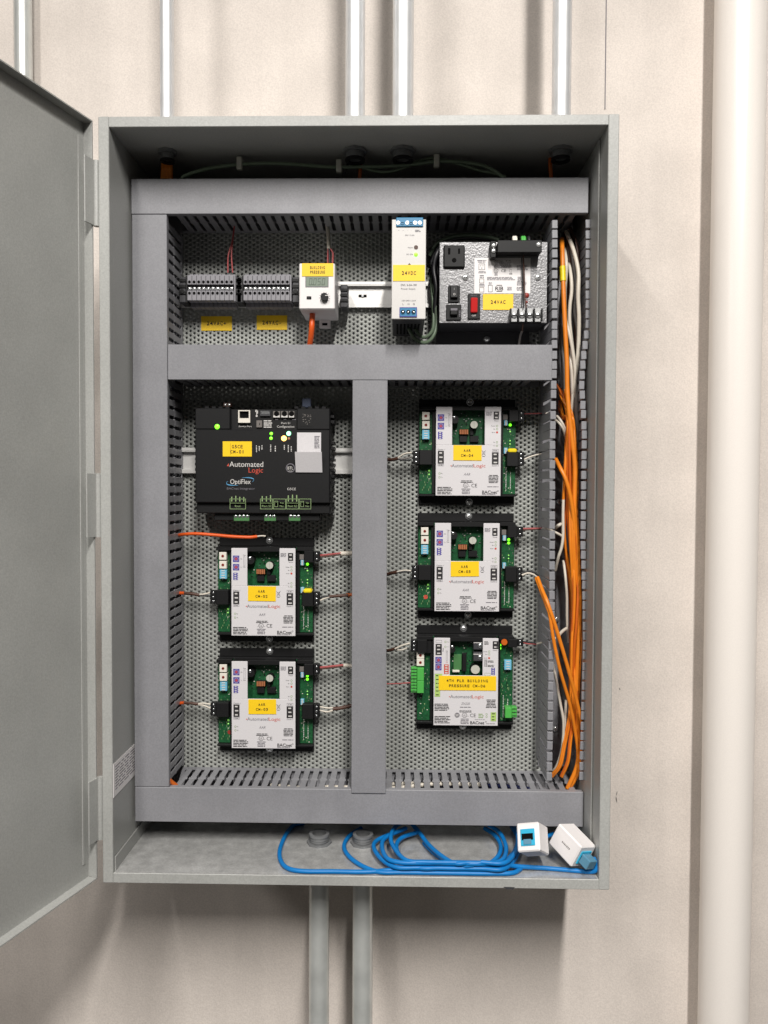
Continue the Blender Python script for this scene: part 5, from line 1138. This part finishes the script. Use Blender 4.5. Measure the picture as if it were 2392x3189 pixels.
    for xa, xb in ((486, 624), (748, 855), (860, 968), (972, 1080), (1085, 1186)):
        a = R(xa, 1032, xb, 1122); m.frame(a[0], a[1], a[2], a[3], .0006, yy, 'inkgreen')
        if xa in (486, 748, 972):
            n = 4 if xa == 486 else 3; w_ = a[1] - a[0]
            for k in range(n): xx = a[0] + w_ * (k + .5) / n; m.plane(xx - .0007, xx + .0007, a[2] + .010, a[2] + .010 + random.uniform(.006, .010), yy, 'inkgreen')
            m.text({486: 'Rnet', 748: 'Port S1', 972: 'Port S2'}[xa], (a[0] + a[1]) / 2, a[2] + .0042, .0028, yy, 'inkgreen', width=w_ * (.35 if xa == 486 else .72)); m.plane(a[0], a[1], a[2] + .0078, a[2] + .0083, yy, 'inkgreen')
        else:
            w_ = a[1] - a[0]; m.frame(a[0] + w_ * .1, a[0] + w_ * .38, a[2] + .003, a[3] - .003, .0005, yy, 'inkgreen'); m.plane(a[0] + w_ * .17, a[0] + w_ * .31, a[2] + .009, a[3] - .005, yy, 'inkgreen')
            for f in (.62, .3): m.text('Yes' if f > .5 else 'No', a[0] + w_ * .68, a[2] + (a[3] - a[2]) * f, .0025, yy, 'inkgreen', width=w_ * .3)
    m.build('print', t)
    a = R(426, 538, 676, 668); m = MB(); m.box(a[0], a[1], y - .0006, y - .0001, a[2], a[3], 'yellow'); w_ = a[1] - a[0]
    m.plane(a[0] + w_ * .26, a[0] + w_ * .267, a[2] + .002, a[3] - .002, y - .0008, 'inkbrown'); m.text('G5CE', a[0] + w_ * .5, a[2] + (a[3] - a[2]) * .66, .0045, y - .0008, 'inkbrown', mono=.0038); m.text('CM-01', a[0] + w_ * .5, a[2] + (a[3] - a[2]) * .32, .0045, y - .0008, 'inkbrown', mono=.0038); m.build('label_tape', t)
    a = R(1066, 462, 1272, 660); m = MB(); m.box(a[0], a[1], y - .0010, y - .0002, a[2], a[3], 'white')
    b = R(1215, 490, 1262, 600); m.lines(b[0], b[1], b[2], b[3], 9, y - .0013, 'inkgrey')
    b = R(1075, 640, 1275, 656); 
    a = R(1056, 632, 1284, 804); m.obox(((a[0] + a[1]) / 2, y - .006, (a[2] + a[3]) / 2), ((a[1] - a[0]) / 2, .0003, 0), (0, .0004, .00012), (0, -.0046, (a[3] - a[2]) / 2), 'white')
    m.build('paper_sticker', t)
integrator()
